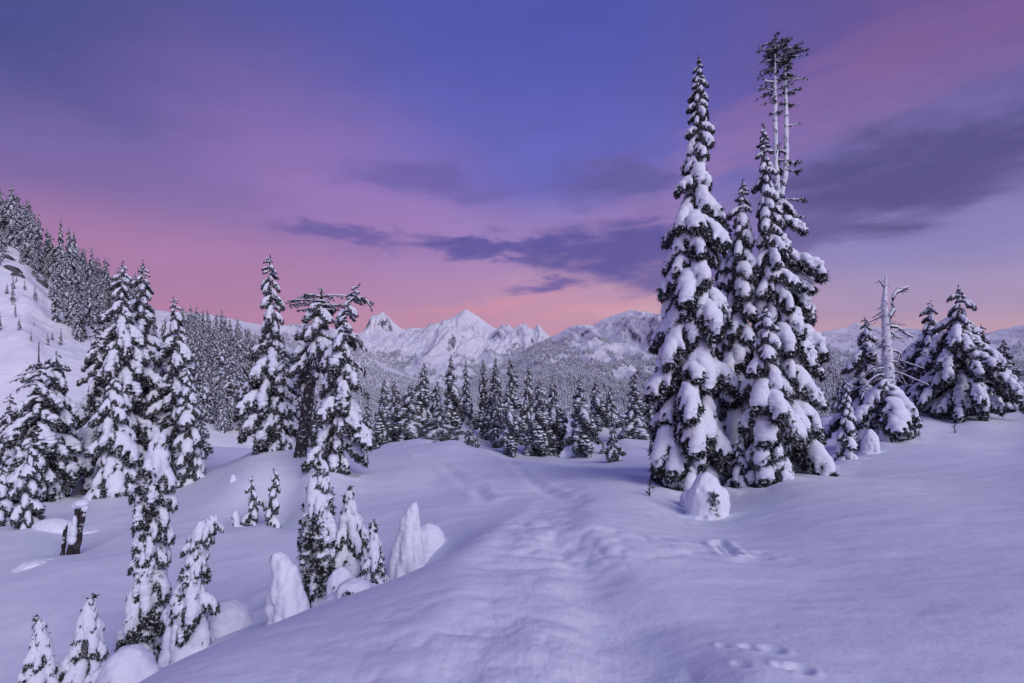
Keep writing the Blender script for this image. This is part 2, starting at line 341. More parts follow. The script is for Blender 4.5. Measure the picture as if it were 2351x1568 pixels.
# middle distance, centre   (variant meshes)
MID = [  # xb, yb, xt?, ytop, D, w, variant
 (968,1002,830,45,66,'tall slender fir with pointed tip at the left end of the central row'),
 (940,1008,880,42,92,'broad snowy conifer just left of the pointed slender one in the central row'),
 (1037,995,812,47,72,'tall conifer with hooked tip standing left of the snow mound crest, behind the stooping one'),
 (1012,1008,925,40,84,'low wide conifer with stooping boughs directly behind the snow mound crest'),
 (1073,975,825,52,52,'solitary dark conifer with bare trunk between two central clumps'),
 (1112,1010,822,49,46,'left twin of the pair of dark pointed conifers in the central clump'),
 (1128,1010,818,48.5,46,'right twin of the pair of dark pointed conifers in the central clump'),
 (1150,1022,836,44,58,'snow-covered conifer with curled tip in the central clump'),
 (1178,1012,818,46,54,'tallest dark-topped conifer in the central clump with a curled tip'),
 (1140,1028,900,41,38,'narrow snow-plastered conifer at the foot of the central clump'),
 (1157,1026,930,40,34,'small narrow snowy conifer right beside the narrow plastered one'),
 (1174,1047,878,36,68,'front conifer of the central clump on a bare dark trunk'),
 (1209,1004,836,48,52,'conifer with sparse top at the right end of the central clump'),
 (1238,1046,872,37,84,'left one of the two merged conifers in the middle of the snowy hollow'),
 (1276,1046,862,38,84,'right one of the two merged conifers in the middle of the snowy hollow'),
 (1337,1047,862,36,100,'broad conical conifer with skirt boughs standing alone in the snowy hollow'),
 (1372,985,862,48,64,'bushy conifer behind and right of the lone conical one'),
 (1402,980,885,50,50,'short conifer on a thin bare trunk right of the bushy one'),
 (1452,1008,845,42,96,'conifer with dark pointed top and sweeping side boughs near the tall right group'),
 (1492,1006,888,43,72,'flat-topped conifer with two bare trunks beside the tall right group'),
 (1408,1060,955,30,40,'young slim conifer standing alone on open snow in the centre right'),
 (1080,1024,962,38,34,'small snowy conifer on the shadowed slope behind the mound crest'),
 (845,1038,905,34,60,'snowy conifer behind the crooked tree at left centre'),
 (880,1020,868,42,62,'dark pointed conifer left of the broad snowy conifer in the central row'),
 (908,1012,872,45,56,'slim conifer between the dark pointed and the broad snowy one in the central row'),
 (1003,1002,872,46,50,'conifer half hidden behind the stooping one in the central row'),
 (1950,958,850,46,52,'dark conifer behind the slender snowy tree at the right'),
 (1925,955,868,50,40,'dark conifer to the left of the slender snowy tree at the right'),
 (1962,1045,935,22,44,'small snowy conifer pressed against the slender tree at the right'),
 (2300,935,778,38,84,'dark conifer in the right-hand clump near the picture edge'),
 (690,1030,870,30,70,'snowy conifer behind the leaning bare trunk'),
 (720,1035,905,29,60,'conifer showing between the leaning trunk and the crooked tree'),
 (370,1100,905,30,70,'snowy conifer filling the gap between the tall left trees'),
 (465,1055,905,38,44,'narrow snowy conifer right of the left-hand tall trees'),
 (1385,1042,1010,36,14,'tiny sapling at the edge of the lone conical conifer'),
 (1292,1003,948,44,22,'small sapling on open snow between the merged conifers and the lone conical one'),
 (1318,1012,975,42,16,'tiny sapling just left of the lone conical conifer'),
 (1500,1035,985,34,20,'small sapling near the left foot of the tall right group'),
 (1433,1008,968,40,18,'sapling under the sweeping side boughs of the dark-topped conifer'),
 (1096,1030,988,37,16,'sapling on the shaded slope right of the small snowy conifer'),
 (1000,1026,985,31,20,'sapling on the left shoulder of the snow mound crest'),
 (2070,955,800,42,70,'dark conifer half hidden behind the dead snag'),
]
for k_, s in T.items():
    cp(s['xb'], s['yb'], s['D'])
for (xb, yb, yt, D, w, lb) in MID: cp(xb, yb, D)
# ghosts (snow-plastered saplings), bases
GH = dict(
 pillar=(325,1538,366,1000,7.8,98), hooked=(425,1503,462,1172,7.5,128), squat=(198,1590,205,1362,6.8,104), corner=(95,1640,92,1415,6.5,96),
 darkcol=(722,1392,738,1030,8.2,84), cone=(808,1345,802,1120,8.7,104), conelet=(862,1350,856,1195,8.1,60), sail=(925,1345,948,1155,9.0,86), penguin=(668,1418,645,1268,7.2,92))
for k_, (xb, yb, xt, yt, D, w) in GH.items(): cp(xb, yb, D)
cp(1620, 1186, 11.3); cp(68*2.296, 1274, 14.6)
CT = np.array(CTRL, float)
_, ui = np.unique(np.round(CT[:, :2], 1), axis=0, return_index=True); CT = CT[np.sort(ui)]
def lp(x, y):
    r = np.sqrt(x*x+y*y); k = np.log1p(r/1.5)/(r+1e-6)
    return x*k, y*k
cu, cv = lp(CT[:, 0], CT[:, 1])
def phi(r2): return 0.5*r2*np.log(r2+1e-12)
n_ = len(CT); K = phi((cu[:, None]-cu[None])**2+(cv[:, None]-cv[None])**2)+np.eye(n_)*2.5e-4
P_ = np.stack([np.ones(n_), cu, cv], 1)
sol = np.linalg.solve(np.block([[K, P_], [P_.T, np.zeros((3, 3))]]), np.concatenate([CT[:, 2], np.zeros(3)]))
def base_h(x, y):
    x = np.asarray(x, float); y = np.asarray(y, float); sh = x.shape; x = x.ravel(); y = y.ravel(); out = np.empty_like(x)
    for i in range(0, len(x), 20000):
        u, v = lp(x[i:i+20000], y[i:i+20000])
        out[i:i+20000] = phi((u[:, None]-cu[None])**2+(v[:, None]-cv[None])**2)@sol[:n_]+sol[n_]+sol[n_+1]*u+sol[n_+2]*v
    return out.reshape(sh)
def seg_dist(x, y, pts):
    best = np.full(x.shape, 1e9); along = np.zeros(x.shape); acc = 0
    for (x0, y0), (x1, y1) in zip(pts[:-1], pts[1:]):
        dx, dy = x1-x0, y1-y0; L2 = dx*dx+dy*dy; t = np.clip(((x-x0)*dx+(y-y0)*dy)/L2, 0, 1)
        d = np.hypot(x-x0-t*dx, y-y0-t*dy); s = d < best
        best = np.where(s, d, best); along = np.where(s, acc+t*math.sqrt(L2), along); acc += math.sqrt(L2)
    return best, along
def WP(l): return [W(*p)[:2] for p in l]
TRAIL = WP([(1330,1700,1.9),(1290,1568,2.5),(1260,1400,3.6),(1235,1280,5.2),(1235,1205,7.2),(1290,1145,13),(1240,1090,19.5),(1200,1062,24),(1150,1052,28)])
TRENCH = WP([(1560,1700,1.9),(1500,1568,2.5),(1455,1400,3.6),(1380,1310,4.8),(1290,1250,6.2)])
CHURN = [(W(900,1500,3.0), 0.55), (W(820,1540,2.85), 0.4), (W(1000,1430,3.5), 0.5), (W(1400,1260,6.0), 1.1), (W(1560,1245,6.6), 0.9), (W(1690,1265,6.2), 0.6), (W(1560,1180,10.5), 0.9), (W(1240,1190,8.0), 0.9), (W(1640,1480,3.0), 0.18), (W(1720,1540,2.7), 0.16), (W(1600,1510,2.9), 0.2)]
PITS = [(1722,1482,3.05,.048,.07),(1772,1485,3.02,.058,.07),(1800,1538,2.72,.045,.06),(1838,1540,2.70,.052,.08),(1660,1470,3.1,.035,.04),(1700,1545,2.75,.04,.04),(1745,1290,6.0,.12,.07),(1560,1192,9.6,.15,.07)]
SKI = [WP([(1655,1238,7.2),(1690,1282,6.1)]), WP([(1640,1240,7.1),(1672,1285,6.0)])]
FAR = [WP([(860,1040,27),(960,1066,23),(1040,1092,20.5),(1100,1120,17.5),(1108,1150,14)]), WP([(900,1024,28),(960,1016,29),(1030,1013,30)]), WP([(1155,1050,27),(1185,1075,22),(1230,1110,17),(1290,1140,13.5)]), WP([(560,1408,9.2),(640,1380,9.9),(600,1390,9.6)]),
       WP([(960,1058,24),(1020,1080,22),(1080,1130,17),(1130,1150,14.5)])]
WELLS = []; _r = random.Random(3); CLODS = []
for k_, q_ in T.items():
    if q_['D'] < 31 and k_ not in ('twin', 'second', 'third', 'slim'):
        x_, y_, _ = W(q_['xb'], q_['yb'], q_['D']); WELLS.append((x_, y_, max(.35, q_['w']/2/FV*q_['D']*.8)))
    if q_['D'] < 21:
        x_, y_, _ = W(q_['xb'], q_['yb'], q_['D'])
        for _i in range(9): a_ = _r.uniform(3.4, 6.0); d_ = q_['w']/2/FV*q_['D']*_r.uniform(1.0, 2.3)+.2; CLODS.append((x_+math.cos(a_)*d_, y_+math.sin(a_)*d_, _r.uniform(.05, .12)))
def ground_h(x, y, detail=True):
    z = base_h(x, y); r = np.hypot(x, y)
    z = z+fbm(x*0.35, y*0.35, None, 3, 5)*np.clip(r*0.006, 0, 0.10)*np.clip(3-r/40, 0, 1)
    z = z+np.where(r > 90, fbm(x*0.012, y*0.012, None, 4, 6)*np.clip((r-90)*0.05, 0, 14), 0)
    if not detail: return z
    near = r < 36
    xs, ys = x[near], y[near]; dz = np.zeros_like(xs)
    lump = np.abs(fbm(xs*2.6, ys*2.6, None, 2, 11))*1.0+np.abs(fbm(xs*8.5, ys*8.5, None, 2, 12))*0.22
    lump = lump-0.4
    big = fbm(xs*1.3, ys*1.3, None, 2, 13)
    d, al = seg_dist(xs, ys, TRAIL)
    wv = 0.55+0.28*np.exp(-(al-.8)**2/4)+0.16*vnoise(al*0.9, al*0+3.3, None, 3)+np.clip((al-5)*0.02, 0, 0.25)
    m = np.exp(-(d/wv)**4); amp = np.clip(1.25-al*0.035, 0.4, 1.1)
    dz += m*(-0.085*amp+0.022*lump*amp+0.05*big)+0.010*np.exp(-((d-wv*1.15)/0.22)**2)*(0.6+big)
    d, al = seg_dist(xs, ys, TRENCH)
    dz += -0.075*np.exp(-(d/0.36)**2)*(1+0.4*big)+0.008*np.exp(-((d-0.46)/0.18)**2)*(0.8+lump)
    cm = np.zeros_like(xs)
    for (cx_, cy_, _), rr in CHURN: cm = np.maximum(cm, np.exp(-(((xs-cx_)**2+(ys-cy_)**2)/rr**2)**1.5))
    cm *= np.clip(0.5+1.3*(fbm(xs*2, ys*2, None, 2, 14)+0.3), 0, 1)
    dz += cm*(0.065*lump-0.012)+np.maximum(m, cm)*0.010*np.abs(fbm(xs*26, ys*26, None, 2, 18))*np.exp(-r[near]/9)
    for (px, py, D, rr, dp) in PITS:
        cx_, cy_, _ = W(px, py, D); q = ((xs-cx_)**2+((ys-cy_)*0.9)**2)/rr**2
        dz += -dp*0.45*np.exp(-q**1.1)+0.12*dp*np.exp(-((np.sqrt(q)-1.5)/0.4)**2)
    for kx, (wx, wy, wr) in enumerate(WELLS):
        q = np.hypot(xs-wx, ys-wy)/wr; dz += -0.16*wr*np.exp(-(q/0.75)**4)+0.07*wr*np.exp(-((q-1.15)/0.3)**2)*(1+big)
    for (wx, wy, wr) in CLODS: dz += -0.35*wr*np.exp(-((xs-wx)**2+(ys-wy)**2)/wr**2)
    for s in SKI: d, _ = seg_dist(xs, ys, s); dz += -0.06*np.exp(-(d/0.05)**2)+0.02*np.exp(-((d-0.11)/0.05)**2)
    for s in FAR: d, al = seg_dist(xs, ys, s); dz += (-0.05*np.exp(-(d/0.20)**2)+0.02*np.exp(-((d-0.38)/0.15)**2))
    dz += 0.004*fbm(xs*14, ys*14, None, 2, 15)*np.exp(-r[near]/6)+0.02*fbm(xs*0.9, ys*2.2, None, 3, 16)
    z = z.copy(); z[near] += dz
    return z
def gz(x, y): return float(ground_h(np.array([x]), np.array([y]))[0])
front = np.linspace(-56, 56, 620); back = np.linspace(56, 304, 84)[1:-1]
th = np.radians(np.concatenate([front, back])); nr = 640
rad = np.concatenate([np.exp(np.linspace(math.log(0.5), math.log(80), nr-90)), np.exp(np.linspace(math.log(80), math.log(16000), 91))[1:]])
RR, TT = np.meshgrid(rad, th, indexing='ij'); gx = RR*np.sin(TT); gy = RR*np.cos(TT)
gzz = ground_h(gx.ravel(), gy.ravel()); V_ = np.stack([gx.ravel(), gy.ravel(), gzz], 1)
nt_ = len(th); i, j = np.meshgrid(np.arange(len(rad)-1), np.arange(nt_), indexing='ij')
a = i*nt_+j; b = i*nt_+(j+1) % nt_
F_ = np.stack([a, a+nt_, b+nt_, b], -1).reshape(-1, 4)[:, ::-1]
V_ = np.vstack([V_, [0, 0, V_[:nt_, 2].mean()]]); k_ = len(V_)-1
ground = obj('snow_ground', mesh('snow_ground', V_, F_, [SNOW])); tag(ground, kind='structure')
capF = [(int((q+1) % nt_), int(q), k_) for q in range(nt_)]
# small disc that closes the sheet beneath the camera
Vc = np.vstack([V_[:nt_], V_[-1]]); me = mesh('snow_patch', Vc, np.array([(int((q+1) % nt_), int(q), nt_) for q in range(nt_)]), [SNOW]); cap_o = obj('snow_patch', me, ground); 

# ---- steep hillside on the left
HC = [(-700,380),(-300,420),(-60,505),(0,530),(60,560),(110,610),(160,640),(210,690),(260,712),(330,745),(400,765),(450,780),(520,800),(590,850),(640,900),(720,960),(900,1040)]
hcx = np.array([(x-CX)/FV for x, y in HC]); hcz = np.array([(HY-y)/FV for x, y in HC])
def hill_h(x, y):
    s = x/np.maximum(y, 1.0); crestz = np.interp(s, hcx, hcz)*150.0
    d = y-150.0
    foot = -9.0-6*np.clip((s+0.8)/0.4, 0, 2)
    t = np.clip((y-62)/(150-62), 0, 1)
    t = t**0.92
    z = foot+(crestz-foot)*t
    z = np.where(d > 0, crestz-0.25*d, z)
    rid = fbm(s*9+y*0.004, y*0.006, None, 4, 31, ridged=True)
    z = z+rid*2.4*np.clip(t*2, 0, 1)*np.clip((1.25-t), 0.25, 1)+fbm(x*0.09, y*0.09, None, 5, 33)*1.7*np.clip(t*3, 0, 1)
    return np.where(y < 62, foot-(62-y)*0.6, z)
xs = np.linspace(-1.75, -0.12, 300); ys = np.concatenate([np.linspace(52, 150, 200), np.linspace(150, 260, 40)[1:]])
SX, YY = np.meshgrid(xs, ys); XX = SX*YY; ZZ = hill_h(XX, YY)
def grid_faces(ny, nx):
    i, j = np.meshgrid(np.arange(ny-1), np.arange(nx-1), indexing='ij'); a = i*nx+j
    return np.stack([a, a+1, a+nx+1, a+nx], -1).reshape(-1, 4)
tag(obj('hillside', mesh('hillside', np.stack([XX.ravel(), YY.ravel(), ZZ.ravel()], 1), grid_faces(*XX.shape), [MHILL])), kind='structure')

# ---- mountain ranges
def ridge(name, crest, D, depth_f, depth_b, zfoot, spur, nx, ny, seed, mat, rough=1.0, power=0.8, knob=None):
    cx_ = np.array([(x-CX)/FV*D for x, y in crest]); cz_ = np.array([(HY-y)/FV*D for x, y in crest])
    def H(x, y):
        c = np.interp(x*D/np.maximum(D+0.0*(y-D), 1), cx_, cz_)
        d = y-D; td = np.clip(np.where(d < 0, -d/depth_f, d/depth_b), 0, 1.4)
        # side ridges: crest heights drift sideways as they come down, which makes spurs and gullies
        warp = fbm(x/spur*0.6, y/spur*0.6, None, 3, seed+5)*spur*0.35*np.clip(td*3, 0, 1)
        c = np.interp(x+warp*1.6, cx_, cz_)
        base = zfoot+(c-zfoot)*(1-np.clip(td, 0, 1)**power)
        rg = fbm((x+warp)/spur, y/(spur*3.6), None, 5, seed, 0.5, True)
        fine = fbm((x+warp)/spur*5, y/spur*1.1, None, 4, seed+9, 0.5, True)
        hgt = np.maximum(c-zfoot, 30)
        z = base+(rg*0.24+fine*0.075)*hgt*rough*np.clip(td*6, 0.0, 1)*np.clip(1.2-td, 0.1, 1)
        z = z+fbm(x/spur*9, y/spur*4, None, 3, seed+3, .5, True)*hgt*0.010*rough
        if knob:
            kx = (knob[0]-CX)/FV*D; q = np.hypot((x-kx)/knob[2], (y-(D-knob[3]))/(knob[2]*1.2))
            z = z+knob[1]*np.exp(-q**6)*(1+.5*fbm(x/60, y/60, None, 4, 77, .55, True))
        return z-np.where(td > 1, (td-1)*9000, 0)
    xs = np.linspace(cx_[0], cx_[-1], nx)
    yf = D-depth_f*1.08*(np.linspace(1, 0, int(ny*0.8))**1.25); yb = D+depth_b*np.linspace(0, 1, int(ny*0.2)+1)[1:]
    XX, YY = np.meshgrid(xs, np.concatenate([yf, yb])); ZZ = H(XX, YY)
    o = obj(name, mesh(name, np.stack([XX.ravel(), YY.ravel(), ZZ.ravel()], 1), grid_faces(*XX.shape), [mat])); tag(o, kind='structure')
    return H
H1 = ridge('mountain_range', [(300,900),(420,880),(540,850),(600,790),(700,765),(780,760),(828,768),(846,748),(856,735),(864,728),(876,724),(884,720),(893,728),(905,742),(918,752),(930,757),(948,752),(966,754),(985,750),(1003,742),(1022,736),(1044,726),(1058,716),(1070,710),(1084,719),(1100,727),(1118,742),(1131,750),(1143,755),(1150,746),(1158,750),(1166,742),(1178,756),(1186,757),(1196,745),(1206,742),(1214,752),(1224,757),(1235,744),(1250,760),(1264,774),(1300,790),(1360,810),(1500,830),(1700,860)],
           9000, 4600, 1500, -330, 560, 700, 180, 41, MROCK, 0.9, 0.72, (882, 105, 200, 330))
H2 = ridge('wooded_mountain', [(1000,935),(1060,900),(1110,868),(1160,830),(1210,800),(1262,776),(1290,762),(1310,750),(1340,745),(1362,748),(1385,733),(1410,724),(1434,716),(1452,710),(1470,716),(1492,716),(1520,728),(1560,748),(1620,770),(1700,790),(1800,830),(1950,880),(2100,930)],
           5200, 3900, 900, -250, 420, 480, 190, 61, MROCK, 1.0, 0.78)
H3 = ridge('wooded_spur', [(200,700),(480,722),(560,738),(620,750),(700,742),(760,752),(800,770),(850,800),(900,838),(960,872),(1050,905),(1200,940)],
           3600, 2400, 500, -210, 330, 300, 120, 81, MROCK, 0.8, 0.8)
H4 = ridge('eastern_range', [(1500,850),(1700,800),(1800,775),(1860,768),(1910,758),(1940,752),(1962,741),(1980,745),(2000,752),(2030,768),(2050,770),(2072,756),(2086,752),(2105,762),(2150,782),(2200,785),(2250,775),(2280,764),(2320,752),(2351,744),(2450,725),(2700,700)],
           8000, 3600, 1500, -100, 520, 420, 110, 101, MROCK, 0.9, 0.8)
H5 = ridge('dark_wooded_ridge', [(2050,880),(2150,850),(2230,828),(2290,808),(2351,780),(2450,745),(2700,690)], 3000, 1900, 400, -180, 260, 160, 90, 121, MROCK, 0.6, 0.9)
H6 = ridge('wooded_shoulder', [(1640,770),(1750,775),(1850,795),(1900,812),(1950,850),(2010,880),(2100,905),(2200,930)], 3300, 2100, 400, -200, 260, 180, 100, 141, MROCK, 0.7, 0.85)

# ---------------------------------------------------------------- boughs
def curve(rng, p0, ang, pitch0, pitch1, L, n=7, wob=0.1):
    P = [np.array(p0, float)]; a = ang
    for i in range(n):
        t = i/(n-1); pt = pitch0+(pitch1-pitch0)*t**0.8; a += rng.normal(0, wob)
        P.append(P[-1]+L/n*np.array([math.cos(a)*math.cos(pt), math.sin(a)*math.cos(pt), math.sin(pt)]))
    return np.array(P)
def skeleton(rng, p0, p1, nside=5, spread=0.75):
    main = curve(rng, (0, 0, 0), 0, p0, p1, 1.0, 8, 0.05); fs = [(main, 1.0)]
    for k in range(nside):
        u = 0.22+0.62*(k+rng.random()*0.6)/nside; s = 1 if k % 2 else -1
        i = int(u*8); q = main[i]
        L = 0.52*(1-u*0.45)*rng.uniform(0.8, 1.2)
        pp = p0+(p1-p0)*u
        fs.append((curve(rng, q, s*spread*rng.uniform(0.75, 1.2), pp-0.1, p1-0.25, L, 6, 0.08), 0.8))
    return fs
def sprays(rng, P, nrm_down, n, L, w, fan=5, spread=0.9):
    # fans of needle-twigs: P (k,3) anchor points, nrm_down (k,3) hanging directions
    idx = rng.integers(0, len(P), n); A = P[idx]+rng.normal(0, 0.012, (n, 3)); Dn = nrm_down[idx]+rng.normal(0, 0.35, (n, 3))
    Dn /= np.linalg.norm(Dn, axis=1)[:, None]+1e-9
    side = np.cross(Dn, rng.normal(0, 1, (n, 3))); side /= np.linalg.norm(side, axis=1)[:, None]+1e-9
    Vs = []; 
    for k in range(fan):
        ang = (k/(fan-1)-0.5)*2*spread if fan > 1 else 0
        off = (abs(k-(fan-1)/2)/(fan/2))
        d = Dn*math.cos(ang)+side*math.sin(ang); l = (L*(1-0.35*off)*rng.uniform(0.6, 1.25, n))[:, None]
        s = np.cross(d, np.cross(side, Dn)+rng.normal(0, 0.3, (n, 3))); s /= np.linalg.norm(s, axis=1)[:, None]+1e-9
        st = A+Dn*(L*0.3*(1-off))[..., None] if False else A
        ww = w*(1.0)
        Vs += [st-s*ww*0.5, st+s*ww*0.5, st+d*l]
    V_ = np.stack(Vs, 1).reshape(-1, 3); F_ = np.arange(len(V_)).reshape(-1, 3)
    return V_, F_
def make_bough(seed, snowy, hi=True, fine=False):
    rng = np.random.default_rng(seed)
    p0, p1 = (0.0, -1.2) if snowy else (-0.12, -1.2)
    fs = skeleton(rng, p0+rng.normal(0, 0.12), p1+rng.normal(0, 0.15)+(0.1 if snowy else 0), 7 if hi else 4, 0.95 if snowy else 0.8)
    bl = []; An = []; Dn = []
    for P, kk in fs:
        n = len(P)
        for i in range(1 if kk < 1 else 0, n):
            t = i/(n-1)
            if snowy: r = (0.150 if kk == 1 else 0.105)*(1-0.60*t)*rng.uniform(0.80, 1.12)
            else: r = (0.112 if kk == 1 else 0.078)*(1-0.3*t)*rng.uniform(0.6, 1.35)
            if not snowy and rng.random() < 0.18: continue
            bl.append((P[i]+[0, 0, r*0.40+0.02], (r*1.35, r*1.30, r*(0.66 if snowy else 0.72))))
        if snowy and kk < 1:                       # the snow bridges the gaps between the side twigs
            for i in range(1, n-1):
                j_ = int(np.argmin(np.abs(fs[0][0][:, 0]-P[i][0]))); q_ = (P[i]+fs[0][0][j_])/2; r = .095*rng.uniform(.85, 1.1)*(1-.3*i/n)
                bl.append((q_+[0, 0, r*.4+.02], (r*1.5, r*1.5, r*.6)))
        T_ = np.gradient(P, axis=0); T_ /= np.linalg.norm(T_, axis=1)[:, None]
        for i in range(n*3):
            q = i/(n*3-1)*(n-1); i0 = min(int(q), n-2); f_ = q-i0
            pt = P[i0]*(1-f_)+P[i0+1]*f_; tg = T_[i0]
            sd = np.array([-tg[1], tg[0], 0]); sd /= np.linalg.norm(sd)+1e-9
            for s in (-1, 1, 0):
                An.append(pt+sd*s*(0.13 if snowy else 0.08)*rng.uniform(0.3, 1.15)+[0, 0, -0.02]); Dn.append(tg*0.7+sd*s*0.9+np.array([0, 0, -0.75 if snowy else -0.6]))
        for _ in range(10): An.append(P[-1]); Dn.append(T_[-1]+np.array([0, 0, -0.3]))
    An = np.array(An); Dn = np.array(Dn)
    if hi:
        V_, F_ = balls(bl, ICO1 if not snowy else ICO2); v, q = fuse(V_, F_, 0.030 if snowy else 0.024, 4 if snowy else 2, 0.012, 7.0, seed)
        snow = mesh('snow_load', v, q, [SNOWT])
        if fine: a = sprays(rng, An, Dn, 1500, 0.10, 0.022, 5, .6)
        else: a = sprays(rng, An, Dn, 620 if snowy else 640, 0.155 if snowy else 0.14, 0.030, 5)
        b = sprays(rng, An-[0,0,.03], Dn*0.5+[0.3, 0, -0.4], 150, 0.15, 0.085, 3, 0.7)
        st = tube(fs[0][0], np.linspace(0.03, 0.008, len(fs[0][0])), 5)
        V2, F2, mi = merge([(a[0], a[1], 0), (b[0], b[1], 0), (st[0], st[1], 1)])
        return mesh('bough', V2, F2, [NEEDLE, BARK], False, mi), snow
    V_, F_ = balls([(c_, (q_[0]*1.05, q_[1]*1.05, q_[2]*.9)) for c_, q_ in bl[::2]], ICO1)
    V_ = V_+0.02*np.stack([vnoise(V_[:, 0]*9, V_[:, 1]*9, V_[:, 2]*9+.1, s) for s in (1, 2, 3)], 1)
    a = sprays(rng, An, Dn, 150, 0.24, 0.085, 3)
    return (a, (V_, F_))
BS = [make_bough(100+i, True) for i in range(7)]
BD = [make_bough(200+i, False) for i in range(7)]
GS = [make_bough(600+i, True, fine=True) for i in range(4)]; GD = [make_bough(700+i, False, fine=True) for i in range(4)]
LS = [make_bough(300+i, True, False) for i in range(4)]
LD = [make_bough(400+i, False, False) for i in range(4)]

def axis_fn(H, dx, bend, rng, wig=0.0):
    ph = rng.uniform(0, 6.28, 2)
    def f(t):
        t = np.asarray(t, float)
        x = dx*(t**1.4)+wig*np.sin(t*7+ph[0])*t; y = wig*np.cos(t*6+ph[1])*t*0.7
        x = x+bend*np.clip((t-0.86)/0.14, 0, 1)**2
        return np.stack([x, y, t*H], -1)
    return f
def crown_positions(rng, H, Rm, prof, t0, n, t1=0.985, gap=0.30):
    pt = np.array(prof); t = t0; az_ = rng.uniform(0, 6.28); out = []
    while t < t1:
        r = Rm*np.interp((t-t0)/(1-t0), pt[:, 0], pt[:, 1])
        out.append((t, az_, r)); az_ += 2.399+rng.normal(0, 0.25)
        t += (gap*(min(r, 0.62)+0.10*min(Rm, 0.6))+0.035)/H/n*3.1/max(1.0, (r/0.8)**1.0)
    return out
def trunk_mesh(ax, H, r0, mat, name='trunk', t1=1.0):
    ts = np.linspace(-0.04, t1, 18); P = ax(ts)
    rr = r0*(1-np.clip(ts, 0, 1))**0.9+0.012; rr[0:2] *= 1.15
    V_, F_ = tube(P, rr, 9, 0.08)
    return mesh(name, V_, F_, [mat])
LMAX = 1.3
def dense_tree(key, label, group=None, cat='tree', seed=0, wig=0.05, bend=0.0, trunk_r=0.016, cut=None, extra=None):
    s = T[key]; rng = np.random.default_rng(seed+7); D = s['D']
    x, y, z = W(s['xb'], s['yb'], D); z0 = gz(x, y)
    H = (HY-s['yt'])/FV*D-z0; dx = (s['xt']-s['xb'])/FV*D; Rm = s['w']/2/FV*D
    root = obj('conifer', None, None, (x, y, z0)); root.empty_display_size = 0.3
    tag(root, label, cat, group)
    ax = axis_fn(H, dx, bend, rng, wig)
    obj('trunk', trunk_mesh(ax, H, trunk_r*H, BARK), root)
    B = BS if s['snowy'] else BD
    for (t, a, r) in crown_positions(rng, H, Rm, s['prof'], s['t0'], s['n']):
        if cut is not None and cut(t, a, rng): continue
        p = ax(t); m = rng.integers(0, len(B)); r_ = r*(rng.uniform(0.7, 1.22) if s['snowy'] else rng.uniform(0.5, 1.3))
        if s.get('asym'): r_ = r*rng.uniform(.65, 1.12)*(1+0.26*math.cos(a))*(1 if 0.2 < t < 0.85 else 0.4)
        L = r_/0.70+0.05; Lm = LMAX*(1.0 if s['snowy'] else 1.15)
        if L > Lm: p = p+np.array([math.cos(a), math.sin(a), 0.1])*(L-Lm)*0.72; L = Lm*rng.uniform(.9, 1.1)
        pitch = (0.28 if s['snowy'] else 0.10)+rng.normal(0, 0.12)-(0.35 if t > 0.9 else 0)
        if s['snowy']: sc3 = (L, L*rng.uniform(0.8, 1.35), L*rng.uniform(0.85, 1.15))
        else: sc3 = (L, L*rng.uniform(0.8, 1.15), L*rng.uniform(0.8, 1.1))
        M = Matrix.Translation(Vector(p)) @ Matrix.Rotation(a, 4, 'Z') @ Matrix.Rotation(pitch, 4, 'Y') @ Matrix.Diagonal((*sc3, 1))
        b = obj('bough', B[m][0], root, mat=M); obj('snow_load', B[m][1], b)
    # leader tip
    tipv, tipf = sprays(rng, ax(np.linspace(0.93, 1.0, 8)), np.tile([0.5, 0, 0.2], (8, 1))*rng.choice([-1, 1], (8, 1)), 30, 0.012*H, 0.02, 3)
    obj('leader', mesh('leader', tipv, tipf, [NEEDLE], False), root)
    if extra: extra(root, ax, H, rng)
    return root

# ---- variant meshes for the middle distance: trunk + crown + snow as three parts
def variant(seed, snowy, H=7.0, Rm=1.1, prof=BROAD, t0=0.08, n=4.2, bend=0.0):
    rng = np.random.default_rng(seed); ax = axis_fn(H, rng.normal(0, 0.12), bend, rng, 0.05)
    fv, sv = [], []
    for (t, a, r) in crown_positions(rng, H, Rm, prof, t0, n):
        B = LS if (rng.random() < snowy) else LD
        (fa, ff), (sa, sf) = B[rng.integers(0, 4)]
        L = r*rng.uniform(0.55, 1.3)/0.76+0.06; p = ax(t)
        M = np.array((Matrix.Rotation(a, 3, 'Z') @ Matrix.Rotation(0.15+rng.normal(0, 0.15), 3, 'Y')))@np.diag([L, L*rng.uniform(.8, 1.2), L])
        fv.append((fa@M.T+p, ff, 0)); sv.append((sa@M.T+p, sf, 0))
    f_, s_ = merge(fv), merge(sv)
    return (trunk_mesh(ax, H, 0.02*H, BARK), mesh('crown', f_[0], f_[1], [NEEDLE], False), mesh('snow_cover', s_[0], s_[1], [SNOWT]))
VAR = [variant(11, .5, prof=BROAD), variant(12, .3, prof=SPIRE, Rm=0.85, bend=0.25), variant(13, .8, prof=COLM, Rm=0.75, t0=0.02), variant(14, .4, prof=BROAD, Rm=1.25, t0=0.14),
       variant(15, .6, prof=SPIRE, Rm=0.9, t0=0.1), variant(16, .5, prof=LIN, Rm=1.2, t0=0.05, bend=-0.3)]
VAR += [variant(17, .3, prof=BROAD, Rm=1.0, t0=0.16, bend=.3, n=4.8), variant(18, .2, prof=SPIRE, Rm=.8, t0=.1, n=5), variant(19, .6, prof=LIN, Rm=1.05, t0=.1), variant(20, .3, prof=COLM, Rm=.9, t0=.05, bend=-.25), variant(21, .4, prof=BROAD, Rm=1.3, t0=.12, n=4.8)]
VRM = [1.1, .85, .75, 1.25, .9, 1.2, 1.0, .8, 1.05, .9, 1.3]
rg = np.random.default_rng(77)
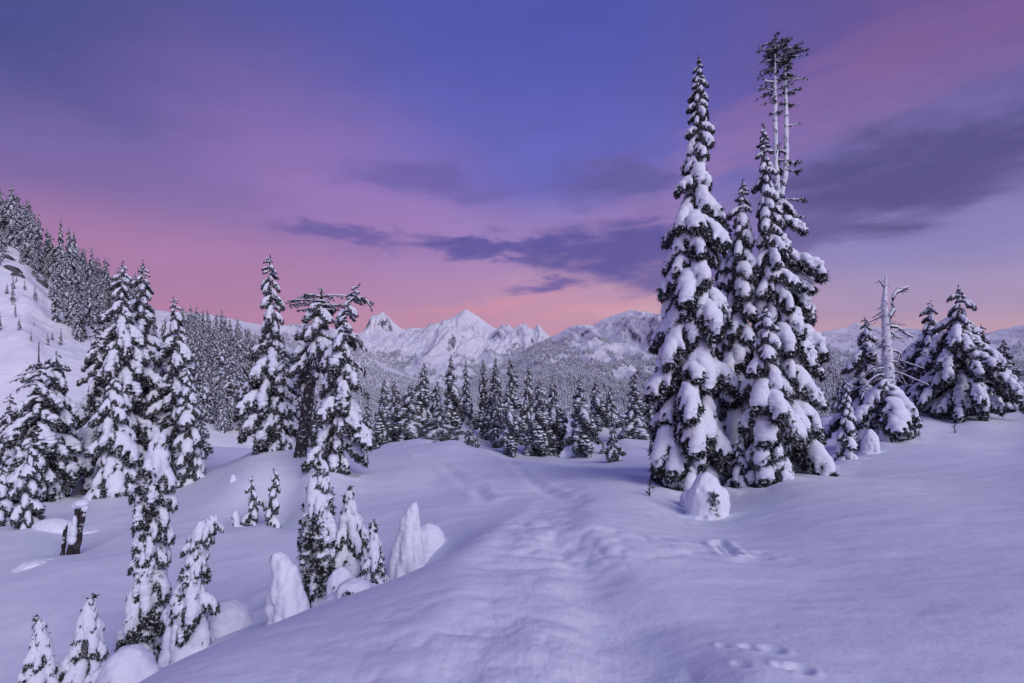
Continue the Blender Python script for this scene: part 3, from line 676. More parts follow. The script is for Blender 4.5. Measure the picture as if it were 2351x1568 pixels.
for i, (xb, yb, yt, D, w, lb) in enumerate(MID):
    x, y, z = W(xb, yb, D); z0 = gz(x, y); H = (HY-yt)/FV*D-z0; Rm = w/2/FV*D
    asp = Rm/H*7.0
    v = int(np.argmin([abs(VRM[k]-asp)+0.3*rg.random() for k in range(11)]))
    root = obj('conifer', None, None, (x, y, z0)); root.rotation_euler = (rg.normal(0, .025), rg.normal(0, .025), rg.uniform(0, 6.28)); root.scale = (Rm/VRM[v], Rm/VRM[v], H/7.0)
    tag(root, lb, 'tree', 'snowy conifers in the middle distance')
    for nm, me in zip(('trunk', 'crown', 'snow_cover'), VAR[v]):
        c_ = obj(nm, me, root)
        if nm != 'trunk': c_['kind'] = 'stuff'

# ---------------------------------------------------------------- the tall group on the right, then the other near trees
def tube_obj(name, P, r, mat, parent, seg=7, rough=0.1):
    V_, F_ = tube(P, r, seg, rough); return obj(name, mesh(name, V_, F_, [mat]), parent)
def bare_branch(parent, rng, p, a, L, pit0, pit1, r, snow=True, twigs=6, mat=BARK, foliage=0):
    P = curve(rng, p, a, pit0, pit1, L, 8, 0.12); parts = [(*tube(P, np.linspace(r, r*0.25, len(P)), 6), 1)]
    tw = []
    for k in range(twigs):
        i = rng.integers(2, len(P)); Q = curve(rng, P[i-1], a+rng.choice([-1, 1])*rng.uniform(0.4, 1.0), pit0+rng.normal(0, .3), pit1-0.3, L*rng.uniform(.18, .4), 5, .2)
        tw.append(Q); parts.append((*tube(Q, np.linspace(r*0.4, r*0.12, len(Q)), 4), 1))
    if foliage:
        A = np.concatenate([P[3:]]+tw); Dn = np.tile([math.cos(a)*0.4, math.sin(a)*0.4, -0.6], (len(A), 1))
        sv, sf = sprays(rng, A, Dn, foliage, 0.13, 0.03, 5); parts.append((sv, sf, 0))
    V_, F_, mi = merge(parts); b = obj('branch', mesh('branch', V_, F_, [NEEDLE, mat], False, mi), parent)
    if snow:
        sp_ = [(*tube(P[:-1]+[0, 0, r*0.8], np.linspace(r*1.15, r*0.55, len(P)-1), 7, 0.3), 0)]+[(*tube(Q+[0, 0, r*0.35], np.linspace(r*0.5, r*0.25, len(Q)), 5, 0.3), 0) for Q in tw]
        V_, F_, mi = merge(sp_); obj('snow_load', mesh('snow_load', V_, F_, [SNOWT]), b)
    return b
GR = 'tall snow-laden conifers of the right-hand group'
dense_tree('spire', 'tallest narrow snow-laden conifer, left in the big right-hand group', GR, seed=1, wig=0.10)
def twin_top(root, ax, H, rng):
    D = 17.0; top = H
    b0 = ax(0.80)
    for (xt, yt, sx) in ((1780, 100, -1), (1806, 108, 1)):
        X1 = (xt-1795)/FV*D; Z1 = (HY-yt)/FV*D-root.location.z
        P = np.array([b0, [X1*0.8-0.0+sx*0.02, 0, b0[2]+(Z1-b0[2])*0.25], [X1*1.0+0.02, 0.05, b0[2]+(Z1-b0[2])*0.55], [X1*0.9-0.03, 0, b0[2]+(Z1-b0[2])*0.8], [X1, 0, Z1]])
        tt = np.linspace(0, 4, 16); P = np.stack([np.interp(tt, range(5), P[:, k]) for k in range(3)], 1)
        st = tube_obj('forked_top', P, np.linspace(0.10, 0.02, 16), BARKS, root, 8, 0.35)
        for k in range(16):                                       # short rimed stubs up the bare stems
            i = rng.integers(2, 10); bare_branch(root, rng, P[i]+rng.normal(0, .02, 3), rng.uniform(0, 6.28), rng.uniform(.07, .2), 0.1, -0.2, 0.012, True, 1, BARKS, 0)
        for k in range(44):                                       # dark tufts at the top
            u = rng.random()**0.8; i = min(int(8.5+u*7.2), 15); a = rng.uniform(0, 6.28)
            L = rng.uniform(.15, .95)*(1.0-0.8*abs(u-0.62)); bare_branch(root, rng, P[i], a, L, 0.35, -0.25, 0.014, True, 6, BARK, int(5+20*u))
    for (xv, yv, dirx, L) in ((1745,188,-1,.55),(1812,290,1,.42),(1810,372,1,.55),(1806,390,1,.6),(1825,460,1,.75),(1820,500,1,.7)):
        Zb = (HY-yv)/FV*D-root.location.z
        bare_branch(root, rng, np.array([0.05*dirx if yv > 300 else -0.15*(dirx < 0)+0.1*(dirx > 0), 0, Zb]), 0 if dirx > 0 else math.pi, L*1.1, 0.15, 0.0, 0.02, True, 6, BARKS, 40 if yv > 300 else 4)
dense_tree('twin', 'tallest right-hand conifer with a forked bare top ending in dark tufts', GR, seed=2, wig=0.05, extra=twin_top)
dense_tree('second', 'second highest snow-laden spire in front of the forked-top conifer', GR, seed=3)
dense_tree('third', 'narrow snowy spire between the leftmost and the second highest tree of the right group', GR, seed=4)
dense_tree('slim', 'slimmest snowy spire just right of the leftmost tall conifer', GR, seed=5)
dense_tree('front', 'front column-shaped conifer thickly caked in snow at the foot of the right group', GR, seed=6)
dense_tree('little', 'little snowy conifer between the trunks at the foot of the right group', GR, seed=7)
dense_tree('nook', 'small drooping snowy conifer under the right edge of the tall group', GR, seed=8)
dense_tree('slender_right', 'slender snow-plastered conifer standing alone right of the tall group', seed=9)
dense_tree('umbrella', 'umbrella-shaped conifer under a thick snow cap in front of the dead snag', seed=10)
dense_tree('snag_mate', 'dark conifer right behind the left side of the dead snag', seed=11)
dense_tree('bent_right', 'conifer with a narrow curled tip between the snag and the broad dark tree', seed=12, bend=0.15)
dense_tree('broad_right', 'broad dark conifer with a short bare trunk on the right-hand rise', seed=13)
dense_tree('rear_right', 'dark conifer behind the broad one on the right-hand rise', seed=14)
dense_tree('edge_right', 'low dark conifer at the right edge of the picture', seed=15)
dense_tree('hum_tall', 'tall conifer with a narrow open top on the dark snow mound left of centre', seed=16, wig=0.12)
dense_tree('hum_mate', 'shorter bushy conifer hugging the tall one on the snow mound', seed=17)
def crook(root, ax, H, rng):
    for (t, a, L, p0, p1) in ((0.90, 0.1, 1.1, 0.9, -1.3), (0.72, 0.0, 1.0, 0.2, -1.2), (0.6, 0.1, 1.25, 0.1, -1.2), (0.50, 0, 1.5, 0.0, -1.1)):
        bare_branch(root, rng, ax(t), a, L, p0, p1, 0.05, True, 9, BARK, 230)
dense_tree('crooked', 'conifer with a crooked hooked top and long drooping right-hand boughs', seed=18, wig=0.14, bend=0.35, extra=crook)
dense_tree('l_spire', 'narrow conifer with shaggy dark tip standing right of the two highest left trees', seed=19, wig=0.1)
dense_tree('l_small', 'smaller snow-covered conifer at the right foot of the narrow shaggy one', seed=20)
dense_tree('l_high', 'highest dark conifer of the left-hand clump', seed=21)
dense_tree('l_high2', 'slightly slimmer high conifer just right of the highest left one', seed=22)
dense_tree('l_left', 'stepped bushy conifer forming the left flank of the left-hand clump', seed=23)
dense_tree('l_front', 'snowier conifer in front of the left-hand clump', seed=24)
def spirelet(root, ax, H, rng):
    P = ax(np.linspace(0.9, 1.0, 6)); P = np.vstack([P, P[-1]+[0, 0, 0.45], P[-1]+[0.01, 0, 0.85]])
    tube_obj('dead_spike', P, np.linspace(0.07, 0.015, len(P)), BARK, root)
    for k in range(7): bare_branch(root, rng, ax(0.99-0.03*k)+[0, 0, 0], math.pi+rng.normal(0, .5), rng.uniform(.6, 1.2), 0.0, -0.5, 0.03, True, 6, BARK, 12)
dense_tree('e_dead', 'broken-topped conifer with a bare spike at the far left', seed=25, extra=spirelet)
dense_tree('e_mate', 'round-topped dark conifer right beside the spiked one at the far left', seed=26, bend=0.2)
dense_tree('e_left', 'dark conifer at the left edge of the picture', seed=27)
dense_tree('e_front', 'small snow-crusted conifer in front of the spiked one', seed=28)
dense_tree('e_edge', 'small snowy conifer cut off by the left picture edge', seed=29)
dense_tree('young_a', 'left one of two young conifers behind the snow lip', 'two young conifers behind the snow lip', seed=30, wig=0.05)
dense_tree('young_b', 'right, taller one of two young conifers behind the snow lip', 'two young conifers behind the snow lip', seed=31, wig=0.08)

# dead snag
rng = np.random.default_rng(5)
D = 26.0; x, y, _ = W(2032, 1000, D); z0 = gz(x, y)
snag = obj('dead_snag', None, None, (x, y, z0)); tag(snag, 'bare dead snag with rime-white trunk and forked crooked top', 'tree')
def lw(xv, yv, dy=0): return np.array([(xv-2032)/FV*D, dy, (HY-yv)/FV*D-z0])
P = np.array([lw(2036,1005), lw(2040,860), lw(2036,800), lw(2033,740), lw(2030,700), lw(2032,660), lw(2034,632)])
tt = np.linspace(0, 6, 26); P = np.stack([np.interp(tt, range(7), P[:, k]) for k in range(3)], 1)
tube_obj('trunk', P, np.interp(tt, [0, 1, 2, 3, 4, 5, 6], [.30, .27, .22, .17, .13, .09, .03]), BARKS, snag, 10, 0.15)
def snagb(pts, r):
    Q = np.array([lw(*p) for p in pts]); tq = np.linspace(0, len(Q)-1, 10); Q = np.stack([np.interp(tq, range(len(pts)), Q[:, k]) for k in range(3)], 1)
    parts = [(*tube(Q, np.linspace(r, r*0.3, 10), 6, .2), 0)]
    for k in range(5):
        i = rng.integers(3, 10); q = curve(rng, Q[i], rng.uniform(0, 6.28), rng.uniform(-.5, .6), -0.5, rng.uniform(.2, .5), 5, .3); parts.append((*tube(q, np.linspace(r*.35, r*.12, len(q)), 4), 0))
    V_, F_, mi = merge(parts); b = obj('branch', mesh('branch', V_, F_, [BARK]), snag)
    V_, F_ = tube(Q+[0, 0, r*.7], np.linspace(r*1.05, r*.4, 10), 6, .3); obj('snow_load', mesh('snow_load', V_, F_, [SNOWT]), b)
snagb([(2038,735),(2052,715),(2048,690),(2056,672),(2070,668),(2084,660)], .11); snagb([(2056,676),(2066,660),(2078,664)], .05)
snagb([(2032,665),(2024,650),(2018,643)], .05); snagb([(2040,750),(2060,752),(2078,765),(2096,775)], .08); snagb([(2040,758),(2055,770),(2072,778)], .06)
for k in range(34):
    t = rng.random()**.8; yv = 690+t*175; s = rng.choice([-1, 1]); Lx = (16+42*t)*rng.uniform(.2, 1.25)
    snagb([(2034, yv, 0), (2034+s*Lx*.45, yv+rng.uniform(-4, 12), rng.normal(0, .3)), (2034+s*Lx, yv+rng.uniform(6, 30)+abs(Lx)*.4, rng.normal(0, .6))], (.03+.035*t)*rng.uniform(.6, 1.1))

# leaning bare trunk with flat top
rng = np.random.default_rng(6); D = 22.5; x, y, _ = W(688, 1048, D); z0 = gz(x, y)
lean = obj('leaning_tree', None, None, (x, y, z0)); tag(lean, 'leaning conifer with a thick bare dark trunk and flat broken top', 'tree')
def lw2(xv, yv, dy=0): return np.array([(xv-688)/FV*D, dy, (HY-yv)/FV*D-z0])
P = np.array([lw2(686,1062), lw2(690,1040), lw2(702,960), lw2(712,880), lw2(722,800), lw2(730,740), lw2(737,700), lw2(738,662)])
tt = np.linspace(0, 7, 28); P = np.stack([np.interp(tt, range(8), P[:, k]) for k in range(3)], 1)
tube_obj('trunk', P, np.interp(tt, range(8), [.29, .26, .24, .22, .19, .15, .10, .03]), BARK, lean, 10, .1)
for k in range(46):
    i = rng.integers(13, 25); a = rng.uniform(0, 6.28); L = rng.uniform(.7, 1.3)*(1-.35*max(0, (i-18)/8)); p = P[i]
    m = rng.integers(0, len(BD)); M = Matrix.Translation(Vector(p)) @ Matrix.Rotation(a, 4, 'Z') @ Matrix.Rotation(rng.normal(0, .15), 4, 'Y') @ Matrix.Diagonal((L, L*.85, L*.8, 1))
    b = obj('bough', BD[m][0], lean, mat=M); obj('snow_load', BD[m][1], b)
for k in range(9): bare_branch(lean, rng, P[rng.integers(22, 26)], math.pi*(k % 3 != 0)+rng.normal(0, .35), rng.uniform(.8, 1.45), .12, -.1, .04, True, 7, BARK, 60)
for k in range(5): bare_branch(lean, rng, P[26-k % 3], rng.uniform(0, 6.28), rng.uniform(.15, .3), .9, 1.2, .025, True, 1, BARK, 2)

# ---------------------------------------------------------------- snow-plastered saplings near the camera
def ghost(key, label, cover, seed, hook=0.0, hookdir=1, name='snowy_sapling', group=None, tipdark=12, voxel=0.022, fat=1.0, patches=(), prof=None, bough=3.0):
    xb, yb, xt, yt, D, w = GH[key]; rng = np.random.default_rng(seed)
    x, y, z = W(xb, yb, D); z0 = gz(x, y)-0.05; H = (HY-yt)/FV*D-z0; dx = (xt-xb)/FV*D; Rm = w/2/FV*D
    root = obj(name, None, None, (x, y, z0)); tag(root, label, 'tree', group)
    pf = np.array(prof or [(0,1),(0.25,.97),(0.5,0.80),(0.72,0.55),(0.88,0.30),(1,0.04)])
    def ax(t):
        t = np.asarray(t, float); xx = dx*t**1.2; zz = t*H
        k = np.clip((t-0.78)/0.22, 0, 1)
        xx = xx+hookdir*hook*k**1.6; zz = zz-hook*0.75*k**3
        return np.stack([xx, 0*t, zz], -1)
    def rad(t): return Rm*np.interp(t, pf[:, 0], pf[:, 1])
    def dark(t, a):                                    # wind-swept places where needles show
        v = float(vnoise(np.array([math.cos(a)*1.3+seed]), np.array([math.sin(a)*1.3]), np.array([t*H*2.4+.3]), seed)[0])
        for (a0, tl, th_, sa) in patches:
            dd = abs((a-a0+math.pi) % (2*math.pi)-math.pi)
            if dd < sa and tl < t < th_: v += 0.95
        return v > (cover*2-1)
    bl = []; An = []; Dn = []
    for t in np.arange(-0.08, 1.0, 0.045/max(H, 1)*2.0):
        tc_ = max(t, 0); r = rad(tc_)*(0.56 if not bough else 0.46); p = ax(tc_); p[2] = t*H if t < 0 else p[2]; bl.append((p, (r, r, r*1.15)))
    t = -0.02; a = rng.uniform(0, 6.28)
    while t < 0.97:
        r = rad(max(t, 0)); p = ax(max(t, 0)); dk = dark(t, a); ca, sa = math.cos(a), math.sin(a)
        if not dk and (not bough or rng.random() < .45):
            rr = r*rng.uniform(.24, .38)*fat
            ln = rng.uniform(.9, 1.9)
            for k in range(5):
                q = k/4; R_ = r*(0.45+(0.40 if not bough else 0.26)*math.sin(q*1.5))*rng.uniform(.95, 1.07)
                bl.append((p+[ca*R_, sa*R_, 0.04*H-q*r*ln], (rr*(1-.35*q), rr*(1-.35*q), rr*(1.25-.2*q))))
            if rng.random() < 1.3*(1.0-cover)+.02:
                for _ in range(7): aa = a+rng.normal(0, .16); An.append(p+[math.cos(aa)*r*.86, math.sin(aa)*r*.86, .04*H-r*ln*rng.uniform(.9, 1.25)]); Dn.append([ca*.5, sa*.5, -.9])
        elif dk:
            for _ in range(26):
                aa = a+rng.normal(0, .45); R_ = r*rng.uniform(.55, .93); An.append(p+[math.cos(aa)*R_, math.sin(aa)*R_, rng.normal(0, r*.4)]); Dn.append([math.cos(aa)*.8, math.sin(aa)*.8, -.6])
            if rng.random() < 0.5: rr = r*.20; bl.append((p+[ca*r*.66, sa*r*.66, rr], (rr*1.5, rr*1.5, rr*.8)))
        a += 2.399+rng.normal(0, .2); t += 0.075*max(r, .08)/H*1.25
    tipP = ax(np.linspace(.93, 1, 4)); az_ = rng.uniform(0, 6.28); tq = 0.02; nb = 0
    while bough and tq < .97 and nb < 190:
        r = rad(tq); p = ax(tq); L = min(max(r*rng.uniform(.75, 1.2)/.60, .10), .62); dk = dark(tq, az_)
        p = p+np.array([math.cos(az_), math.sin(az_), 0])*max(0, r-L*.62)
        M = Matrix.Translation(Vector(p)) @ Matrix.Rotation(az_, 4, 'Z') @ Matrix.Rotation(.34+rng.normal(0, .15), 4, 'Y') @ Matrix.Diagonal((L, L*rng.uniform(.8, 1.2), L*rng.uniform(.9, 1.2), 1))
        m = rng.integers(0, 4); src = GD if dk else GS; b = obj('bough', src[m][0], root, mat=M); nb += 1
        if not dk or rng.random() < .45: obj('snow_load', src[m][1], b)
        az_ += 2.399+rng.normal(0, .3); tq += bough*.036*max(L, .12)/H
    V_, F_ = balls(bl); v, q = fuse(V_, F_, voxel*.8, 9, 0.022, 5.0, seed)
    obj('snow_cover', mesh('snow_cover', v, q, [SNOWT]), root)
    for _ in range(tipdark//2): An.append(tipP[rng.integers(1, 4)]+rng.normal(0, .01, 3)); Dn.append([hookdir*.9, -.3, -.2])
    if An:
        An = np.array(An); Dn = np.array(Dn, float); v1, f1 = sprays(rng, An, Dn, int(len(An)*3.2), 0.05, 0.011, 5, .5)
        v2, f2 = sprays(rng, An*[.93, .93, 1]+0, Dn, int(len(An)*.7), 0.075, 0.04, 3, .7)
        V2, F2, mi = merge([(v1, f1, 0), (v2, f2, 0)]); obj('needles', mesh('needles', V2, F2, [NEEDLE], False), root)
    P = ax(np.linspace(0, .97, 12)); V_, F_ = tube(P, np.linspace(.05, .012, 12), 7); obj('trunk', mesh('trunk', V_, F_, [BARK]), root)
    return root
GG = 'snow-plastered saplings in the hollow on the left'
FC = -math.pi/2
ghost('pillar', 'tall narrow snow-plastered conifer with ragged dark needle bands in the left foreground', .84, 1, 0.02, group=GG, patches=((FC+.6,.0,.30,.9),(FC+.35,.36,.56,.9),(FC+.2,.61,.72,.8),(FC-.2,.79,.87,.9)), prof=[(0,.75),(.2,1),(.4,.85),(.5,.62),(.62,.72),(.78,.85),(.9,.6),(1,.12)])
ghost('hooked', 'snow-caked sapling whose tip curls over to the right in the left foreground', .95, 2, 0.24, 1, group=GG, patches=((FC+.3,.30,.62,.5),), prof=[(0,1),(.2,.98),(.4,.72),(.6,.48),(.8,.36),(.92,.3),(1,.2)])
ghost('squat', 'stout cone-shaped snow-plastered sapling at the bottom left', .94, 3, 0.02, group=GG, patches=((FC+.5,.05,.32,.7),(FC+.1,.60,.68,.4)))
ghost('corner', 'snow-plastered sapling nearest the lower left corner', .93, 4, 0.02, -1, group=GG, patches=((FC,.15,.34,.8),(FC+.2,.62,.70,.5)))
GK = 'snow-plastered saplings huddled in the central hollow'
ghost('darkcol', 'dark narrow conifer with bare needle patches amid the huddled snow ghosts', .78, 5, 0.0, group=GK, patches=((FC+.6,.1,.72,.9),), prof=[(0,.8),(.3,1),(.6,.95),(.8,.7),(.93,.35),(1,.1)])
ghost('cone', 'wide snow-plastered cone with a few needle tufts right of the dark narrow conifer', .96, 6, 0.0, group=GK, patches=((FC+.2,.30,.36,.3),))
ghost('conelet', 'smaller snowy cone leaning on the right of the wide one', .95, 7, 0.0, group=GK, patches=((FC+.4,.05,.3,.4),))
ghost('sail', 'smooth sail-shaped snow ghost with tip bent to the right', 1.0, 8, 0.05, 1, group=GK, tipdark=5, fat=1.25, prof=[(0,.95),(.3,1),(.6,.8),(.8,.55),(.95,.25),(1,.12)], bough=0)
ghost('penguin', 'smooth snow ghost with its drooping tip bent to the left', 1.0, 9, 0.09, -1, group=GK, tipdark=26, fat=1.25, prof=[(0,1.1),(.3,.95),(.6,.75),(.8,.55),(.95,.32),(1,.2)], bough=0)
def mound(xv, yv, D, rx, ry, rz, label, seed, lobes=4, needles=0, sink=.3):
    rng = np.random.default_rng(seed); x, y, _ = W(xv, yv, D); z0 = gz(x, y)
    bl = [((0, 0, rz*(1-sink)-rz*.35), (rx, ry, rz))]
    bl.append(((0, 0, -rz*.12), (rx*1.45, ry*1.45, rz*.34))); bl.append(((rx*.3, ry*.2, -rz*.2), (rx*1.9, ry*1.7, rz*.30)))
    for k in range(lobes):
        a = rng.uniform(0, 6.28); q = rng.uniform(.4, .8); bl.append(((math.cos(a)*rx*q, math.sin(a)*ry*q, rng.uniform(0, .5)*rz), (rx*.45, ry*.45, rz*.5)))
    V_, F_ = balls(bl); v, qd = fuse(V_, F_, max(.02, rx*.06), 8, .07*rz, 2.2, seed); v = v+(.02*fbm(v[:, 0]*9, v[:, 1]*9, v[:, 2]*9+.1, 2, seed))[:, None]*[0, -1, 1]
    if needles:
        o = obj('snow_mound', None, None, (x, y, z0)); obj('snow_cover', mesh('snow_cover', v, qd, [SNOWT]), o)
        A = np.array([[rng.normal(rx*.1, rx*.16), -ry*rng.uniform(.8, .98), rng.uniform(.1, .9)*rz] for _ in range(needles)])
        sv, sf = sprays(rng, A, np.tile([0, -.6, -.5], (needles, 1)), needles*2, .07, .014, 5); obj('needles', mesh('needles', sv, sf, [NEEDLE], False), o)
    else: o = obj('snow_mound', mesh('snow_mound', v, qd, [SNOWT]), None, (x, y, z0))
    tag(o, label, 'snow mound'); return o
mound(292,1590,6.0,.30,.3,.38,'round snow-buried sapling at the bottom edge left of the slope', 1, 4, 3)
mound(512,1468,8.3,.44,.46,.36,'smooth rounded snow hump right of the sapling with the curled tip', 2, 1)
mound(812,1396,6.6,.24,.24,.17,'low hooked snow-buried sapling in front of the wide snowy cone', 3, 4, 22)
mound(982,1302,9.8,.34,.38,.40,'smooth snow hump right of the sail-shaped ghost', 4, 2)
mound(782,1352,7.6,.22,.25,.36,'small round snow dome at the foot of the wide snowy cone', 5, 3, 10)
mound(1622,1186,11.2,.40,.38,.74,'hooded snow lump with a dark sapling peeking out before the tall group', 6, 9, 90)
mound(1582,1140,12.2,.22,.25,.30,'little snow knob left of the hooded snow lump', 7, 2)
mound(1998,1040,21.5,.35,.35,.75,'small smooth snow ghost in front of the umbrella-shaped tree', 8, 2)
mound(1886,1055,18.5,.30,.3,.40,'small snow knob right of the tall group', 9, 2, 5)
mound(540,1204,16.0,.14,.14,.40,'small snow-capped seedling left of the two young conifers', 10, 1, 14)
mound(75,1281,13.2,.30,.3,.10,'flat snow bump in the hollow at the far left', 11, 1)
mound(535,1108,20,.12,.12,.20,'tiny snow bump on the slope below the snow mound', 12, 1)
mound(122,1196,17.5,.75,.35,.30,'long low snow drift right of the small crusted conifer', 13, 2)

# broken stump
rng = np.random.default_rng(9); D = 14.4; x, y, _ = W(165, 1274, D); z0 = gz(x, y)-.1
st = obj('broken_stump', None, None, (x, y, z0)); tag(st, 'split charred-looking stump with a snow cap leaning in the left snow hollow', 'stump')
def lw3(xv, yv, dy=0): return np.array([(xv-165)/FV*D, dy, (HY-yv)/FV*D-z0])
def slab(pts, r, seed, nm, par):
    Q = np.array([lw3(*p) for p in pts]); tq = np.linspace(0, len(Q)-1, 9); Q = np.stack([np.interp(tq, range(len(pts)), Q[:, k]) for k in range(3)], 1)
    V_, F_ = tube(Q, r*np.linspace(1, .8, 9), 9, .35, seed); return obj(nm, mesh(nm, V_, F_, [BARK], False), par)
slab([(160,1285),(168,1240),(176,1190),(181,1158)], .085, 1, 'split_trunk', st); slab([(176,1275),(182,1230),(188,1190),(196,1156)], .07, 2, 'split_trunk', st)
slab([(143,1280),(147,1245),(151,1205)], .05, 3, 'splinter', st)
for grp in ([(lw3(188,1156), (.20,.18,.12)), (lw3(178,1160), (.15,.15,.10)), (lw3(196,1166), (.08,.1,.12))], [(lw3(176,1216,-.1), (.09,.10,.22)), (lw3(172,1236,-.1), (.12,.10,.16)), (lw3(179,1195,-.1), (.05,.07,.2))], [(lw3(152,1203), (.05,.06,.07)), (lw3(150,1210,-.03), (.04,.05,.08))]):
    V_, F_ = balls(grp); v, q = fuse(V_, F_, .018, 3, .015, 8, 3); obj('snow_cap', mesh('snow_cap', v, q, [SNOWT]), st)
# seedlings poking through the snow
def sprig(xv, yv, D, h, label, seed):
    rng = np.random.default_rng(seed); x, y, _ = W(xv, yv, D); z0 = gz(x, y)
    A = np.stack([rng.normal(0, h*.12, 14), rng.normal(0, h*.12, 14), np.linspace(0.02, h*.9, 14)], 1)
    v1, f1 = sprays(rng, A, np.tile([0, 0, .8], (14, 1))+rng.normal(0, .9, (14, 3)), 30, h*.4, .018, 3, .7); t_ = tube(np.array([[0, 0, -.05], [0, 0, h]]), .012, 5)
    V2, F2, mi = merge([(v1, f1, 0), (*t_, 1)]); o = obj('seedling', mesh('seedling', V2, F2, [NEEDLE, BARK], False, mi), None, (x, y, z0)); tag(o, label, 'seedling')
sprig(2192,985,26,.45,'tiny seedling poking out of the snow below the broad dark conifer', 1)
sprig(1492,1122,12.6,.40,'twiggy seedling at the left foot of the tallest narrow conifer', 2)
sprig(1560,1000,44,1.0,'seedling on the snow left of the tall group', 3)

# ---------------------------------------------------------------- hillside trees on the left: individuals, shared meshes
def small_tree(seed, Rm=0.9, H=9.0):
    tr_, cr_, sn_ = variant(seed, .3, H=H, Rm=Rm, prof=COLM, t0=0.05, n=2.6)
    p = []
    for k, me in enumerate((tr_, cr_, sn_)): p.append((*tri_of(me), k))
    V_, F_, mi = merge(p); return mesh('snow_dusted_conifer', V_, F_, [BARK, NEEDLEF, SNOWT], False, mi)
ST = [small_tree(500+i, 0.8+0.12*(i % 4)) for i in range(6)]
rng = np.random.default_rng(21); cnt = 0
def plant(xv, t, hs=1.0, lab='snow-dusted slender conifer in the dense forest on the steep left hillside'):
    global cnt
    s = (xv-CX)/FV; y = 62+t*88; x = s*y; z = float(hill_h(np.array([x]), np.array([y]))[0])
    o = obj('hillside_conifer', ST[rng.integers(0, 6)], None, (x, y, z-.3)); k = hs*rng.uniform(.8, 1.25)
    o.scale = (k*rng.uniform(.8, 1.1),)*2+(k,); o.rotation_euler = (rng.normal(0, .02), rng.normal(0, .02), rng.uniform(0, 6.28))
    if xv > 400: where = 'upper rim' if t > .85 else 'upper half' if t > .65 else 'lower half' if t > .4 else 'foot'; lb = '%s frosted conifer on %s of wooded slope, %s' % (('short', 'middling', 'tall')[min(int((k/hs-.8)*7), 2)], where, 'beside left tall trees' if xv < 480 else 'midway to mound' if xv < 540 else 'nearest mound trees')
    else: lb = '%s frosted conifer %s, %s' % (('short', 'middling', 'tall')[min(int((k/hs-.8)*7), 2)], 'on left hillside crest' if t > .93 else 'just below hillside crest' if t > .8 else 'low on left hillside', 'at picture edge' if xv < 40 else 'above snow chute' if xv < 110 else 'midway down rib' if xv < 200 else 'behind tall trees')
    tag(o, lb, 'tree', 'conifers on the steep left hillside'); cnt += 1
for i in range(135):                                  # belt along the crest
    xv = rng.uniform(-60, 330); t = rng.uniform(.72 if xv > 60 else .86, 1.06); plant(xv, t, rng.uniform(1.0, 1.6))
for i in range(62): plant(rng.uniform(110, 330), rng.uniform(.36, .8), rng.uniform(.7, 1.15))
for i in range(22): plant(rng.uniform(-20, 160), rng.uniform(.2, .6), rng.uniform(.15, .4))
for i in range(16): plant(rng.uniform(0, 110), rng.uniform(.66, .88), rng.uniform(.4, .8))
for i in range(80): plant(rng.uniform(415, 600), rng.uniform(.35, 1.03), 1.1, 'snow-dusted conifer on the lower wooded slope between the left clump and the snow mound')
for i in range(62): plant(rng.uniform(340, 600), rng.uniform(.1, .62), rng.uniform(.6, 1.15))
for i in range(10): plant(rng.uniform(480, 580), rng.uniform(.1, .3), .6, 'snow-dusted conifer on the lower wooded slope between the left clump and the snow mound')

ORD = 'first second third fourth fifth sixth seventh eighth ninth tenth eleventh twelfth thirteenth fourteenth fifteenth sixteenth seventeenth eighteenth nineteenth twentieth'.split()
same = {}
for o in C.objects:
    if o.get('group') == 'conifers on the steep left hillside': same.setdefault(o['label'], []).append(o)
for lb, os_ in same.items():
    if len(os_) > 1:
        for k, o in enumerate(sorted(os_, key=lambda o: o.location.x/o.location.y)): o['label'] = lb+', '+(ORD[k] if k < 20 else '%dth' % (k+1) if (k+1) % 10 > 3 or k+1 < 21 else '%d%s' % (k+1, ('st', 'nd', 'rd')[(k+1) % 10-1] if (k+1) % 10 else 'th'))+' from left'
rng = np.random.default_rng(44)
ROCK = bark_mat('rock', (0.03,0.03,0.035,1), (0.11,0.105,0.11,1), 0.15)
for (xv, t, w, lb) in ((24,.60,2.2,'large dark rock outcrop on the left hillside near the picture edge'),(40,.56,1.5,'lower broken dark rock beneath the large outcrop on the left hillside'),(14,.72,1.8,'small dark rock above the large outcrop on the left hillside'),(62,.80,1.5,'dark rock band on the snow chute under the crest trees'),(78,.83,1.4,'upper dark rock beside the crest trees of the left hillside'),(92,.66,1.5,'small dark rock under a clump on the left hillside'),(48,.86,1.1,'topmost small dark rock on the left hillside')):
    s = (xv-CX)/FV; y = 62+t*88; x = s*y; z = float(hill_h(np.array([x]), np.array([y]))[0])
    V_ = ICO2[0]*[w, w*.5, w*.55]; V_ = V_+np.round(np.stack([vnoise(V_[:, 0]*1.1, V_[:, 1]*1.1, V_[:, 2]*1.1+.3, q) for q in (4, 5, 6)], 1)*2.2)/2.2*w*.28
    o = obj('rock_outcrop', mesh('rock_outcrop', V_, ICO2[1], [ROCK], False), None, (x, y, z-.1*w)); o.rotation_euler = (.5, .3, rng.uniform(-.5, .5)); tag(o, lb, 'rock')
